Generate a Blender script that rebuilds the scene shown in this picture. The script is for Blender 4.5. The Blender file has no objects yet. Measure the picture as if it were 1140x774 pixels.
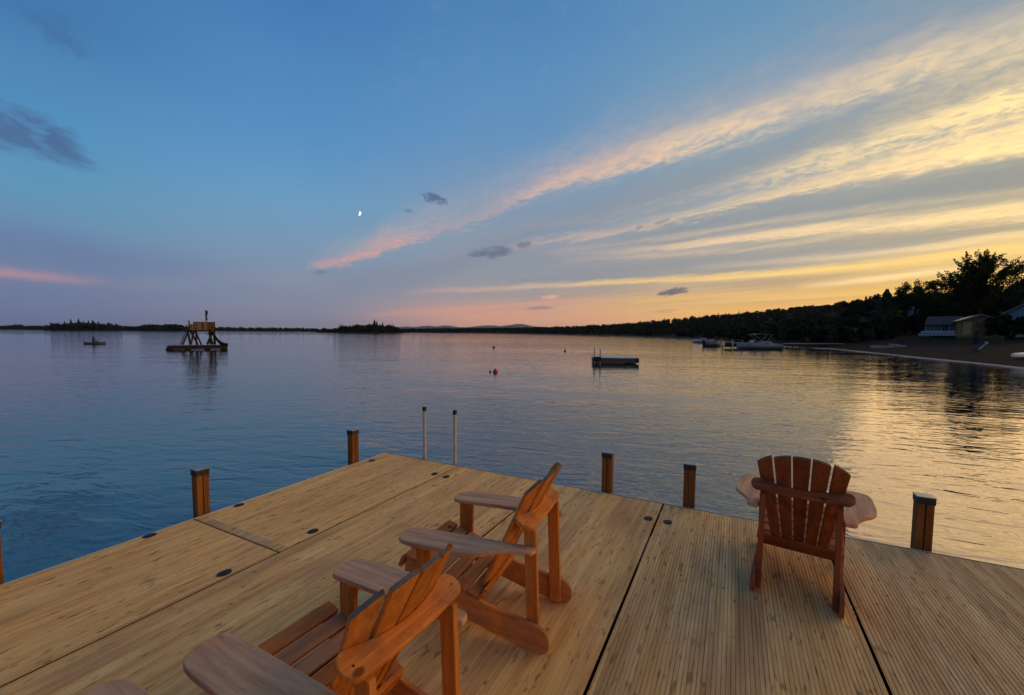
import bpy, bmesh, math, random
import numpy as np
from mathutils import Vector, Matrix, noise as mnoise
PI = math.pi
S = bpy.context.scene
COL = S.collection
rad = math.radians

# ------------------------------------------------------------------ camera
W0, H0 = 1140.0, 774.0            # pixel frame used for measuring
CF, CCX, CCY, HOR, ROLL = 472.0, 570.0, 400.0, 369.4, 0.35
ZD = 0.50                         # deck top above the water
CZ = ZD + 1.68                    # eye height above the water
_p = math.atan((CCY - HOR) / CF); _r = rad(ROLL)
_R = Vector((1, 0, 0)); _F = Vector((0, math.cos(_p), -math.sin(_p))); _U = Vector((0, math.sin(_p), math.cos(_p)))
CX = math.cos(_r) * _R + math.sin(_r) * _U
CU = -math.sin(_r) * _R + math.cos(_r) * _U
cam_d = bpy.data.cameras.new('camera'); cam = bpy.data.objects.new('camera', cam_d); COL.objects.link(cam)
cam_d.sensor_width = 36.0; cam_d.lens = CF / W0 * 36.0
cam_d.shift_y = (CCY - H0 / 2) / W0
cam_d.clip_start = 0.05; cam_d.clip_end = 60000
m = Matrix((( CX.x, CU.x, -_F.x, 0), (CX.y, CU.y, -_F.y, 0), (CX.z, CU.z, -_F.z, CZ), (0, 0, 0, 1)))
cam.matrix_world = m
S.camera = cam

def ray(px, py):
    return _F + CX * ((px - CCX) / CF) - CU * ((py - CCY) / CF)
def at(px, py, z=0.0):            # a measured picture point on the level plane z
    d = ray(px, py); return Vector((0, 0, CZ)) + d * ((z - CZ) / d.z)
def atd(px, py, D):               # a measured picture point at the forward distance D
    d = ray(px, py); return Vector((0, 0, CZ)) + d * (D / d.y)
def azel(px, py):
    d = ray(px, py).normalized(); return math.degrees(math.atan2(d.x, d.y)), math.degrees(math.asin(d.z))

# ------------------------------------------------------------------ render settings
S.render.engine = 'CYCLES'
S.view_settings.view_transform = 'Standard'; S.view_settings.look = 'None'
S.view_settings.exposure = 0.0; S.view_settings.gamma = 1.0
S.view_settings.use_curve_mapping = False
try:
    S.cycles.use_denoising = True; S.cycles.denoiser = 'OPENIMAGEDENOISE'
except Exception: pass
S.cycles.max_bounces = 5; S.cycles.diffuse_bounces = 3; S.cycles.glossy_bounces = 3
S.cycles.sample_clamp_indirect = 4.0; S.cycles.caustics_reflective = False; S.cycles.caustics_refractive = False

def lin(c):
    return tuple(((v / 255) / 12.92 if v / 255 <= 0.04045 else ((v / 255 + 0.055) / 1.055) ** 2.4) for v in c[:3])
def rgba(c): return (*lin(c), 1.0)

# ------------------------------------------------------------------ sky
SUN_AZ, SUN_EL = 62.0, 3.0
world = bpy.data.worlds.new('World'); S.world = world; world.use_nodes = True
wt = world.node_tree; wt.nodes.clear()

class NT:                          # little expression builder for node trees
    def __init__(s, t): s.t = t
    def n(s, kind, **kw):
        nd = s.t.nodes.new(kind)
        for k, v in kw.items(): setattr(nd, k, v)
        return nd
    def put(s, sock, v):
        if hasattr(v, 'is_output'): s.t.links.new(v, sock)
        else: sock.default_value = v
    def m(s, op, a, b=None, c=None, clamp=False):
        nd = s.n('ShaderNodeMath', operation=op, use_clamp=clamp)
        s.put(nd.inputs[0], a)
        if b is not None: s.put(nd.inputs[1], b)
        if c is not None: s.put(nd.inputs[2], c)
        return nd.outputs[0]
    def add(s, a, b): return s.m('ADD', a, b)
    def sub(s, a, b): return s.m('SUBTRACT', a, b)
    def mul(s, a, b): return s.m('MULTIPLY', a, b)
    def div(s, a, b): return s.m('DIVIDE', a, b)
    def smooth(s, x, a, b, lo=0.0, hi=1.0, kind='SMOOTHSTEP'):
        nd = s.n('ShaderNodeMapRange', interpolation_type=kind)
        s.put(nd.inputs['Value'], x); nd.inputs['From Min'].default_value = a; nd.inputs['From Max'].default_value = b
        nd.inputs['To Min'].default_value = lo; nd.inputs['To Max'].default_value = hi
        return nd.outputs[0]
    def mix(s, f, a, b, blend='MIX'):
        nd = s.n('ShaderNodeMix', data_type='RGBA', blend_type=blend)
        s.put(nd.inputs[0], f); s.put(nd.inputs[6], a); s.put(nd.inputs[7], b)
        return nd.outputs[2]
    def ramp(s, f, stops, interp='LINEAR'):
        nd = s.n('ShaderNodeValToRGB'); r = nd.color_ramp; r.interpolation = interp
        while len(r.elements) < len(stops): r.elements.new(0.5)
        for e, (p, c) in zip(r.elements, sorted(stops, key=lambda q: q[0])): e.position = p; e.color = (*c[:3], 1)
        s.put(nd.inputs[0], f); return nd.outputs[0]
    def curve(s, f, pts):
        nd = s.n('ShaderNodeFloatCurve'); c = nd.mapping.curves[0]
        pts = sorted(pts)
        while len(c.points) < len(pts): c.points.new(0.5, 0.5)
        for p, (x, y) in zip(c.points, pts): p.location = (x, y); p.handle_type = 'AUTO_CLAMPED'
        nd.mapping.use_clip = False; nd.mapping.update()
        nd.inputs['Factor'].default_value = 1.0; s.put(nd.inputs['Value'], f); return nd.outputs[0]
    def vec(s, x, y, z=0.0):
        nd = s.n('ShaderNodeCombineXYZ'); s.put(nd.inputs[0], x); s.put(nd.inputs[1], y); s.put(nd.inputs[2], z); return nd.outputs[0]
    def noise(s, v, scale=1.0, detail=4, rough=0.55, dist=0.0, out=0):
        nd = s.n('ShaderNodeTexNoise'); s.put(nd.inputs['Vector'], v); nd.inputs['Scale'].default_value = scale
        nd.inputs['Detail'].default_value = detail; nd.inputs['Roughness'].default_value = rough; nd.inputs['Distortion'].default_value = dist
        return nd.outputs[out]

g = NT(wt)
tc = g.n('ShaderNodeTexCoord').outputs['Generated']
nrm = g.n('ShaderNodeVectorMath', operation='NORMALIZE'); wt.links.new(tc, nrm.inputs[0])
sx = g.n('ShaderNodeSeparateXYZ'); wt.links.new(nrm.outputs[0], sx.inputs[0])
dx, dy, dz = sx.outputs
AZ = g.mul(g.m('ARCTAN2', dx, dy), 180 / PI)
EL = g.mul(g.m('ARCSINE', dz), 180 / PI)
ELf = g.div(EL, 60.0)
def elf(px, py): return max(0.0, azel(px, py)[1] / 60.0)
# clear-sky colour down five bearings, one towards the set sun and one behind
cols = [
 (-50, 10,  [(0,(68,122,176)),(60,(78,136,186)),(130,(84,146,192)),(200,(96,152,188)),(245,(106,146,180)),(280,(110,132,170)),(310,(114,128,162)),(340,(112,124,160)),(362,(110,122,158))]),
 (-27, 330, [(0,(70,124,182)),(70,(80,136,190)),(150,(88,146,198)),(220,(108,158,196)),(270,(122,154,184)),(310,(132,146,170)),(340,(134,140,163)),(362,(138,136,158))]),
 (0,   570, [(0,(80,131,184)),(80,(90,142,190)),(150,(100,148,192)),(210,(124,154,184)),(260,(136,154,174)),(300,(144,154,166)),(330,(164,154,154)),(348,(216,162,138)),(364,(236,168,134))]),
 (27,  811, [(0,(98,146,186)),(60,(112,154,186)),(120,(128,158,182)),(180,(136,160,176)),(230,(142,158,168)),(270,(152,158,158)),(300,(164,158,146)),(320,(198,168,132)),(345,(244,188,106)),(362,(253,180,90))]),
 (50,  1130,[(0,(126,152,172)),(60,(140,160,172)),(120,(152,166,168)),(180,(152,160,156)),(220,(156,156,142)),(260,(168,158,132)),(290,(212,176,108)),(320,(250,198,86)),(360,(255,188,66))]),
]
def col_ramp(px, lst, gain=1.0):
    st = {}
    for y, c in lst: st[round(elf(px, y), 4)] = tuple(v * gain for v in lin(c))
    return g.ramp(ELf, list(st.items()), 'LINEAR')
prev = None
for a, px, lst in cols:
    r = col_ramp(px, lst)
    c = r if prev is None else g.mix(g.smooth(AZ, prev, a), c, r)
    prev = a
sunr = g.ramp(ELf, [(0, (1.4,.70,.18)), (.12, (2.1,1.2,.42)), (.28, (2.4,1.5,.60)), (.5, (1.8,1.2,.58)), (.68, (.55,.50,.42)), (.95, lin((110,142,172)))])
backr = g.ramp(ELf, [(0, lin((76,78,100))), (.15, lin((80,90,120))), (.4, lin((70,100,142))), (.9, lin((60,106,160)))])
c = g.mix(g.smooth(AZ, 49, 66), c, sunr)
c = g.mix(g.smooth(AZ, 85, 130), c, backr)
c = g.mix(g.smooth(AZ, -60, -110), c, backr)
# cloud-layer plane coordinates
inv = g.div(1.0, g.add(g.m('MAXIMUM', dz, 0.0), 0.06))
pxc, pyc = g.mul(dx, inv), g.mul(dy, inv)
th = rad(-38)                     # the bearing the streaks run along
al = g.add(g.mul(pxc, math.sin(th)), g.mul(pyc, math.cos(th)))
ac = g.sub(g.mul(pxc, math.cos(th)), g.mul(pyc, math.sin(th)))
nA = g.noise(g.vec(g.mul(al, 0.35), g.mul(ac, 1.6)), 1.0, 5, 0.6, 0.4)            # long streaks
nB = g.noise(g.vec(g.mul(al, 2.2), g.mul(ac, 5.0), 3.0), 1.0, 6, .62, .6)          # mackerel texture
nC = g.noise(g.vec(g.mul(al, 13.0), g.mul(ac, 17.0), 9.0), 1.0, 4, .62, .5)         # fine curdling
nD = g.noise(g.vec(g.mul(AZ, 0.055), g.mul(EL, 0.6), 4.0), 1.0, 5, .62, .5)         # low flat streaks
nE = g.noise(g.vec(g.mul(al, 1.0), g.mul(ac, 7.5), 21.0), 1.0, 5, .6, .35)          # thin combed fibres
wob = g.add(g.mul(g.sub(nB, .5), 3.4), g.mul(g.sub(nC, .5), 1.5))                   # degrees
wob = g.mul(wob, g.smooth(EL, 1.0, 14.0, .10, 1.0))
AZf = g.div(g.add(AZ, 60.0), 150.0)
litc = g.ramp(AZf, [(0, lin((200,146,150))), (.25, lin((214,164,156))), (.36, lin((228,178,160))), (.5, lin((236,198,168))), (.55, (1.0,.70,.42)), (.62, (1.12,.78,.42)), (.72, (1.35,.95,.42)), (.9, (1.5,1.0,.38))])
def band(c, pts, wl, wu, amp, wobk=1.0, col=None, tex=0.7, fine=0.0, sharp=2.0):
    # pts: measured points of the centre line; wl / wu: width below / above in degrees; amp along it
    q = [azel(*p) for p in pts]
    ctr = g.mul(g.curve(AZf, [((a + 60) / 150, e / 60) for a, e in q]), 60.0)
    def cv(v):
        if isinstance(v, (int, float)): return v
        return g.mul(g.curve(AZf, [((q[i][0] + 60) / 150, x / 10) for i, x in v]), 10.0)
    d = g.sub(g.add(EL, g.mul(wob, wobk)), ctr)
    st = g.m('GREATER_THAN', d, 0.0)
    WL, WU = cv(wl), cv(wu)
    k = g.m('ABSOLUTE', g.div(d, g.add(WL, g.mul(g.sub(WU, WL), st))))
    pr = g.m('EXPONENT', g.mul(g.m('POWER', k, sharp), -1.0))
    A = g.mul(g.curve(AZf, [((q[i][0] + 60) / 150, x) for i, x in amp]), pr)
    if tex: A = g.mul(A, g.smooth(nA, 0.28, 0.66, 1.0 - tex, 1.15, 'LINEAR'))
    if fine: A = g.mul(A, g.smooth(nC, 0.36, 0.62, 1.0 - fine, 1.12, 'LINEAR'))
    return g.mix(g.m('MINIMUM', A, 1.0), c, litc if col is None else col)
# general thin veil on the sunset side, then the dark grey gaps, then the lit bands
veil = g.mul(g.smooth(nA, .38, .72), g.mul(g.smooth(AZ, -25, 35, 0.0, .34), g.smooth(EL, 34, 8)))
c = g.mix(veil, c, litc)
wisp = g.mul(g.smooth(g.add(g.mul(nA, .6), g.mul(nC, .4)), .50, .74), g.mul(g.smooth(AZ, -40, 10, 0.0, .22), g.smooth(EL, 10, 20)))
c = g.mix(wisp, c, lin((196,190,186)) + (1,))
flat = g.mul(g.smooth(nD, .50, .68), g.mul(g.smooth(EL, 9.0, 1.5, 0.0, .42), g.smooth(AZ, -22, 12)))
c = g.mix(flat, c, g.mix(g.smooth(AZ, 5, 45), lin((230,170,142)) + (1,), lin((252,206,118)) + (1,)))
greyc = g.ramp(AZf, [(0, lin((112,118,152))), (.4, lin((134,142,160))), (.65, lin((150,156,158))), (.8, lin((160,157,142)))])
gA = [(0, 0.0), (1, .4), (2, .7), (3, .85), (4, .85)]
c = band(c, [(520,292),(640,282),(780,258),(960,226),(1140,208)], 2.0, 2.0, gA, .4, greyc, .4)
c = band(c, [(480,315),(620,306),(780,294),(960,282),(1140,264)], 1.1, 1.1, gA, .4, greyc, .4)
c = band(c, [(350,318),(470,306),(620,250),(800,196),(980,134),(1140,84)], 1.6, 2.0, [(0, 0), (1, .5), (2, .5), (3, .6), (4, .7), (5, .6)], .6, greyc, .3)
# band 1: soft feathered skirt above, then the bright ragged core
B1 = [(340,297),(385,290),(440,272),(520,247),(600,213),(700,182),(800,152),(900,116),(1000,86),(1140,48),(1300,8)]
c = band(c, [(p[0], p[1] - 14) for p in B1], 1.0, [(0,.8),(2,1.8),(4,3.2),(6,4.0),(8,4.0),(10,4.0)],
         [(0,0),(1,.22),(2,.30),(3,.22),(4,.30),(5,.34),(6,.32),(7,.28),(8,.28),(9,.2),(10,.2)], 1.2, lin((206,182,172)) + (1,), .5, .5)
c = band(c, B1, [(0,.4),(2,.6),(4,.8),(6,1.0),(8,1.3),(10,1.6)], [(0,.5),(1,.8),(2,1.3),(3,1.0),(4,1.5),(6,1.7),(8,2.0),(10,2.6)],
         [(0,0),(1,.78),(2,.66),(3,.36),(4,.74),(5,.80),(6,.70),(7,.56),(8,.50),(9,.34),(10,.3)], 1.0, None, .35, .45)
# band 2: crisp lower edge, curdled upper body towards the right
B2 = [(560,276),(610,268),(720,252),(845,221),(920,205),(1020,182),(1140,160),(1300,128)]
c = band(c, [(p[0], p[1] - 18) for p in B2], .8, [(0,.5),(2,.8),(3,1.4),(4,2.4),(5,3.6),(6,4.4),(7,5)],
         [(0,0),(1,.1),(2,.2),(3,.42),(4,.55),(5,.66),(6,.8),(7,.8)], 1.2, None, .6, .75)
c = band(c, B2, [(0,.3),(3,.5),(5,.7),(7,1.0)], [(0,.4),(2,.6),(3,.8),(4,1.0),(5,1.3),(6,1.6),(7,2)],
         [(0,0),(1,.42),(2,.5),(3,.72),(4,.74),(5,.82),(6,.9),(7,.9)], .7, None, .35, .3)
c = band(c, [(820,206),(900,184),(1000,150),(1080,128),(1140,108),(1240,80)], .9, 1.1, [(0,0),(1,.35),(2,.5),(3,.8),(4,.9),(5,.7)], 1.4, (1.25,.92,.42,1), .4, .6)
for i, (dy, am) in enumerate(((-9, .42), (3, .36), (17, .30))):      # thin combed lines between the bands
    c = band(c, [(600,284 + dy * .3),(700,276 + dy * .6),(820,262 + dy),(960,243 + dy),(1140,224 + dy * 1.2)], .28, .36, [(0,0),(1,am),(2,am),(3,am),(4,am)], .35, None, .8, .2)
c = band(c, [(640,285),(700,280),(770,273),(870,261),(995,249),(1140,236),(1300,222)], [(0,.3),(4,.5),(6,.8)], [(0,.3),(3,.7),(5,1.1),(6,1.5)],
         [(0,0),(1,.4),(2,.6),(3,.72),(4,.76),(5,.84),(6,.8)], .45, None, .5, .2)
c = band(c, [(760,300),(860,292),(980,282),(1140,262),(1300,250)], .35, .5, [(0,0),(1,.4),(2,.5),(3,.6),(4,.6)], .4, None, .6)
c = band(c, [(540,322),(640,317),(720,313),(870,305),(995,294),(1140,277),(1300,262)], [(0,.2),(3,.40),(6,.8)], [(0,.3),(3,.5),(5,1.0),(6,1.4)],
         [(0,0),(1,.5),(2,.75),(3,.85),(4,.95),(5,1),(6,1)], .5, (1.12,.74,.24,1), .35)
c = band(c, [(880,321),(930,316),(1000,308),(1060,301),(1120,300)], .35, .35, [(0,0),(1,.6),(2,.7),(3,.4),(4,0)], .4, None, .2)
c = band(c, [(600,344),(700,336),(800,330),(920,326),(1100,310)], .4, .5, [(0,0),(1,.4),(2,.6),(3,.7),(4,.5)], .5, lin((253,200,112)) + (1,), .6)
c = band(c, [(400,352),(450,349),(540,343),(620,336),(700,332)], .3, .4, [(0,0),(1,.4),(2,.5),(3,.5),(4,0)], .6, lin((232,162,140)) + (1,), .5)
c = band(c, [(440,327),(490,324),(560,322),(610,318),(660,318)], .3, .4, [(0,0),(1,.3),(2,.5),(3,.5),(4,0)], .6, None, .4)
c = band(c, [(560,313),(610,312),(680,309),(740,306)], .25, .3, [(0,0),(1,.5),(2,.5),(3,0)], .5, greyc, .2)
c = band(c, [(-60,300),(0,304),(45,308),(95,313),(140,316)], .4, .5, [(0,.3),(1,.55),(2,.5),(3,.25),(4,0)], .5, lin((206,152,154)) + (1,), .4)
c = band(c, [(0,262),(60,275),(130,292),(220,305),(330,318)], 1.6, 1.8, [(0,.5),(1,.5),(2,.4),(3,.3),(4,0)], .8, lin((104,122,162)) + (1,), .4)
c = band(c, [(120,318),(200,314),(300,310),(380,318)], .8, 1.0, [(0,0),(1,.25),(2,.3),(3,0)], .8, lin((150,150,168)) + (1,), .6)
# small dark clouds
def puff(c, px, py, w, h, tilt, amp, col, soft=.5):
    a0, e0 = azel(px, py)
    ca, sa = math.cos(rad(tilt)), math.sin(rad(tilt))
    u0, v0 = g.sub(AZ, a0), g.sub(EL, e0)
    u, v = g.add(g.mul(u0, ca), g.mul(v0, sa)), g.sub(g.mul(v0, ca), g.mul(u0, sa))
    r2 = g.add(g.m('POWER', g.div(u, w), 2.0), g.m('POWER', g.div(v, h), 2.0))
    n = g.noise(g.vec(g.div(u, w), g.mul(g.div(v, h), .8), px * .37), 1.7, 5, .62, .3)
    f = g.mul(g.smooth(g.add(r2, g.mul(g.sub(n, .5), -3.2)), 1.0, 1.0 - soft - .4), amp)
    return g.mix(f, c, col)
dk = lin((84,100,134)) + (1,); dk2 = lin((98,108,132)) + (1,); dk3 = lin((104,108,116)) + (1,)
c = puff(c, 28, 148, 5.2, 2.2, -12, .80, lin((74,98,142)) + (1,), .8)
c = puff(c, 70, 38, 2.6, 1.5, -25, .5, lin((70,102,148)) + (1,), .8)
c = puff(c, 483, 221, 2.0, .7, -14, .8, dk, .6)
c = puff(c, 455, 235, .8, .35, -8, .4, dk, .6)
c = puff(c, 548, 281, 3.4, .85, 4, .75, dk2, .6)
c = puff(c, 583, 273, 1.3, .45, 8, .6, dk2, .5)
c = puff(c, 749, 325, 2.1, .55, 10, .95, dk3, .4)
c = puff(c, 738, 247, 1.3, .30, 16, .4, lin((120,120,124)) + (1,), .5)
c = puff(c, 712, 253, .7, .3, 16, .4, dk3, .5)
c = puff(c, 358, 303, 1.0, .35, 10, .45, dk2, .5)
c = puff(c, 613, 331, 1.4, .35, 2, .7, lin((240,178,152)) + (1,), .5)
c = puff(c, 600, 343, 2.4, .3, 2, .5, dk2, .5)
c = puff(c, 735, 347, 2.6, .3, 4, .5, lin((200,158,120)) + (1,), .5)
# below the horizon (never seen past the water) fade to dusk grey
c = g.mix(g.smooth(EL, -0.5, -6.0), c, lin((60,62,74)) + (1,))
sky = g.n('ShaderNodeTexSky', sky_type='NISHITA'); sky.sun_disc = False
sky.sun_elevation = rad(SUN_EL); sky.sun_rotation = rad(SUN_AZ); sky.air_density = 1.0; sky.dust_density = 1.5; sky.ozone_density = 2.0
SKY_GAIN = 10.0
paint = g.mix(1.0, c, (SKY_GAIN * .96,) * 3 + (1,), 'MULTIPLY')
nish = g.mix(1.0, sky.outputs[0], (0.06,) * 3 + (1,), 'MULTIPLY')
tot = g.mix(1.0, paint, nish, 'ADD')
for nd in wt.nodes:
    if nd.bl_idname == 'ShaderNodeMix': nd.clamp_factor = True
bg = g.n('ShaderNodeBackground'); bg.inputs['Strength'].default_value = 0.10; wt.links.new(tot, bg.inputs['Color'])
wo = g.n('ShaderNodeOutputWorld'); wt.links.new(bg.outputs[0], wo.inputs['Surface'])
world.cycles.sampling_method = 'MANUAL'; world.cycles.sample_map_resolution = 1024

sd = bpy.data.lights.new('sun', 'SUN'); sun = bpy.data.objects.new('sun', sd); COL.objects.link(sun)
sd.energy = 0.58; sd.angle = rad(46); sd.color = (1.0, 0.57, 0.22)
_el = rad(15.0); _d = Vector((math.sin(rad(SUN_AZ)) * math.cos(_el), math.cos(rad(SUN_AZ)) * math.cos(_el), math.sin(_el)))
sun.rotation_euler = _d.to_track_quat('Z', 'Y').to_euler()

# ------------------------------------------------------------------ helpers
def tag(o, label=None, cat=None, group=None, kind=None):
    if label: o['label'] = label
    if cat: o['category'] = cat
    if group: o['group'] = group
    if kind: o['kind'] = kind
    return o
def empty(name, loc, rz=0.0, label=None, cat=None, group=None):
    o = bpy.data.objects.new(name, None); COL.objects.link(o); o.location = loc; o.rotation_euler = (0, 0, rz)
    o.empty_display_size = .2
    return tag(o, label, cat, group)
def copy_tree(o, parent=None):
    c = o.copy(); COL.objects.link(c)
    if parent is not None: c.parent = parent
    for ch in list(o.children): copy_tree(ch, c)
    return c

class MB:
    def __init__(s): s.v = []; s.f = []; s.sm = []
    def raw(s, vs, fs, smooth=False):
        b = len(s.v); s.v += [tuple(v) for v in vs]; s.f += [tuple(b + i for i in f) for f in fs]; s.sm += [smooth] * len(fs); return s
    def box(s, c, size, R=None):
        hx, hy, hz = (k / 2 for k in size); c = Vector(c); vs = []
        for x, y, z in ((-1,-1,-1),(1,-1,-1),(1,1,-1),(-1,1,-1),(-1,-1,1),(1,-1,1),(1,1,1),(-1,1,1)):
            p = Vector((x * hx, y * hy, z * hz)); vs.append(c + (R @ p if R else p))
        return s.raw(vs, [(3,2,1,0),(4,5,6,7),(0,1,5,4),(1,2,6,5),(2,3,7,6),(3,0,4,7)])
    def prism(s, pts, t, fr=None):
        # pts: outline in the local XY plane, thickened by t along local Z (centred); fr: 4x4 frame
        a = sum(pts[i][0] * pts[(i + 1) % len(pts)][1] - pts[(i + 1) % len(pts)][0] * pts[i][1] for i in range(len(pts)))
        if a < 0: pts = pts[::-1]
        n = len(pts); fr = fr or Matrix()
        vs = [fr @ Vector((x, y, -t / 2)) for x, y in pts] + [fr @ Vector((x, y, t / 2)) for x, y in pts]
        fs = [tuple(range(n - 1, -1, -1)), tuple(range(n, 2 * n))] + [(i, (i + 1) % n, n + (i + 1) % n, n + i) for i in range(n)]
        return s.raw(vs, fs)
    def tube(s, pts, r, n=8, cap=True, smooth=True):
        pts = [Vector(p) for p in pts]; rs = r if isinstance(r, (list, tuple)) else [r] * len(pts)
        b = len(s.v); ref = None
        for i, p in enumerate(pts):
            d = (pts[min(i + 1, len(pts) - 1)] - pts[max(i - 1, 0)]).normalized()
            if ref is None: ref = d.orthogonal().normalized()
            ref = (ref - d * ref.dot(d)).normalized(); q = d.cross(ref)
            for k in range(n):
                a = 2 * PI * k / n; s.v.append(tuple(p + (ref * math.cos(a) + q * math.sin(a)) * rs[i]))
        for i in range(len(pts) - 1):
            for k in range(n):
                s.f.append((b + i * n + k, b + i * n + (k + 1) % n, b + (i + 1) * n + (k + 1) % n, b + (i + 1) * n + k)); s.sm.append(smooth)
        if cap:
            s.f.append(tuple(b + k for k in range(n - 1, -1, -1))); s.sm.append(False)
            e = b + (len(pts) - 1) * n; s.f.append(tuple(e + k for k in range(n))); s.sm.append(False)
        return s
    def lathe(s, prof, c=(0, 0, 0), n=16, smooth=True):
        return s.tube([(c[0], c[1], c[2] + z) for r, z in prof], [max(r, 1e-4) for r, z in prof], n, True, smooth)
    def build(s, name, mat, parent=None, bevel=0.0, seg=2, loc=None, rz=None):
        me = bpy.data.meshes.new(name); me.from_pydata(s.v, [], s.f)
        if any(s.sm): me.polygons.foreach_set('use_smooth', s.sm)
        me.materials.append(mat); o = bpy.data.objects.new(name, me); COL.objects.link(o)
        if parent is not None: o.parent = parent
        if loc is not None: o.location = loc
        if rz is not None: o.rotation_euler = (0, 0, rz)
        if bevel:
            b = o.modifiers.new('edges', 'BEVEL'); b.width = bevel; b.segments = seg; b.limit_method = 'ANGLE'; b.angle_limit = rad(35)
            b.harden_normals = False
        return o

def np_mesh(name, v, f, mat, parent=None, smooth=False):
    v = np.asarray(v, np.float32); f = np.asarray(f, np.int32); k = f.shape[1]
    me = bpy.data.meshes.new(name); me.vertices.add(len(v)); me.vertices.foreach_set('co', v.ravel())
    me.loops.add(f.size); me.loops.foreach_set('vertex_index', f.ravel())
    me.polygons.add(len(f)); me.polygons.foreach_set('loop_start', np.arange(0, f.size, k, dtype=np.int32))
    me.polygons.foreach_set('loop_total', np.full(len(f), k, np.int32))
    if smooth: me.polygons.foreach_set('use_smooth', np.ones(len(f), bool))
    me.update(calc_edges=True); me.validate(); me.materials.append(mat)
    o = bpy.data.objects.new(name, me); COL.objects.link(o)
    if parent is not None: o.parent = parent
    return o

def frame(o, x, y, z=None):
    x = Vector(x).normalized(); y = Vector(y); y = (y - x * y.dot(x)).normalized(); z = x.cross(y)
    return Matrix(((x.x, y.x, z.x, o[0]), (x.y, y.y, z.y, o[1]), (x.z, y.z, z.z, o[2]), (0, 0, 0, 1)))

def spline(pts, n=6, closed=True):      # Catmull-Rom outline
    out = []; N = len(pts)
    for i in range(N if closed else N - 1):
        p = [pts[(i + k) % N] if closed else pts[min(max(i + k, 0), N - 1)] for k in (-1, 0, 1, 2)]
        for j in range(n):
            t = j / n
            out.append(tuple(0.5 * (2 * p[1][k] + (p[2][k] - p[0][k]) * t + (2 * p[0][k] - 5 * p[1][k] + 4 * p[2][k] - p[3][k]) * t * t + (3 * p[1][k] - p[0][k] - 3 * p[2][k] + p[3][k]) * t ** 3) for k in range(len(pts[0]))))
    if not closed: out.append(tuple(pts[-1]))
    return out
def rounded(pts, r, n=5):               # polygon with its corners rounded; r one radius or one per corner
    out = []; N = len(pts)
    for i, p in enumerate(pts):
        rr = r[i] if isinstance(r, (list, tuple)) else r
        p = Vector(p); a = Vector(pts[i - 1]) - p; b = Vector(pts[(i + 1) % N]) - p
        if rr <= 0: out.append(tuple(p)); continue
        la, lb = min(rr, a.length * .49), min(rr, b.length * .49); A = p + a.normalized() * la; B = p + b.normalized() * lb
        for k in range(n + 1):
            t = k / n; out.append(tuple(A * (1 - t) ** 2 + p * 2 * t * (1 - t) + B * t * t))
    return out

# ------------------------------------------------------------------ materials
def mat(name):
    m = bpy.data.materials.new(name); m.use_nodes = True; t = m.node_tree
    return m, NT(t), t.nodes['Principled BSDF']
def plain(name, c, rough=.6, metal=0.0, vary=.18, scale=6.0, bump=0.0):
    m, g, b = mat(name)
    n = g.noise(g.n('ShaderNodeTexCoord').outputs['Object'], scale, 5, .6)
    cc = lin(c); lo = tuple(v * (1 - vary) for v in cc) + (1,); hi = tuple(min(1, v * (1 + vary)) for v in cc) + (1,)
    g.put(b.inputs['Base Color'], g.mix(g.smooth(n, .35, .65), lo, hi))
    g.put(b.inputs['Roughness'], g.smooth(n, .3, .7, max(.05, rough - .1), min(1, rough + .1))); b.inputs['Metallic'].default_value = metal
    if bump:
        bn = g.n('ShaderNodeBump'); bn.inputs['Strength'].default_value = .5; bn.inputs['Distance'].default_value = bump
        g.put(bn.inputs['Height'], n); g.put(b.inputs['Normal'], bn.outputs[0])
    return m
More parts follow.
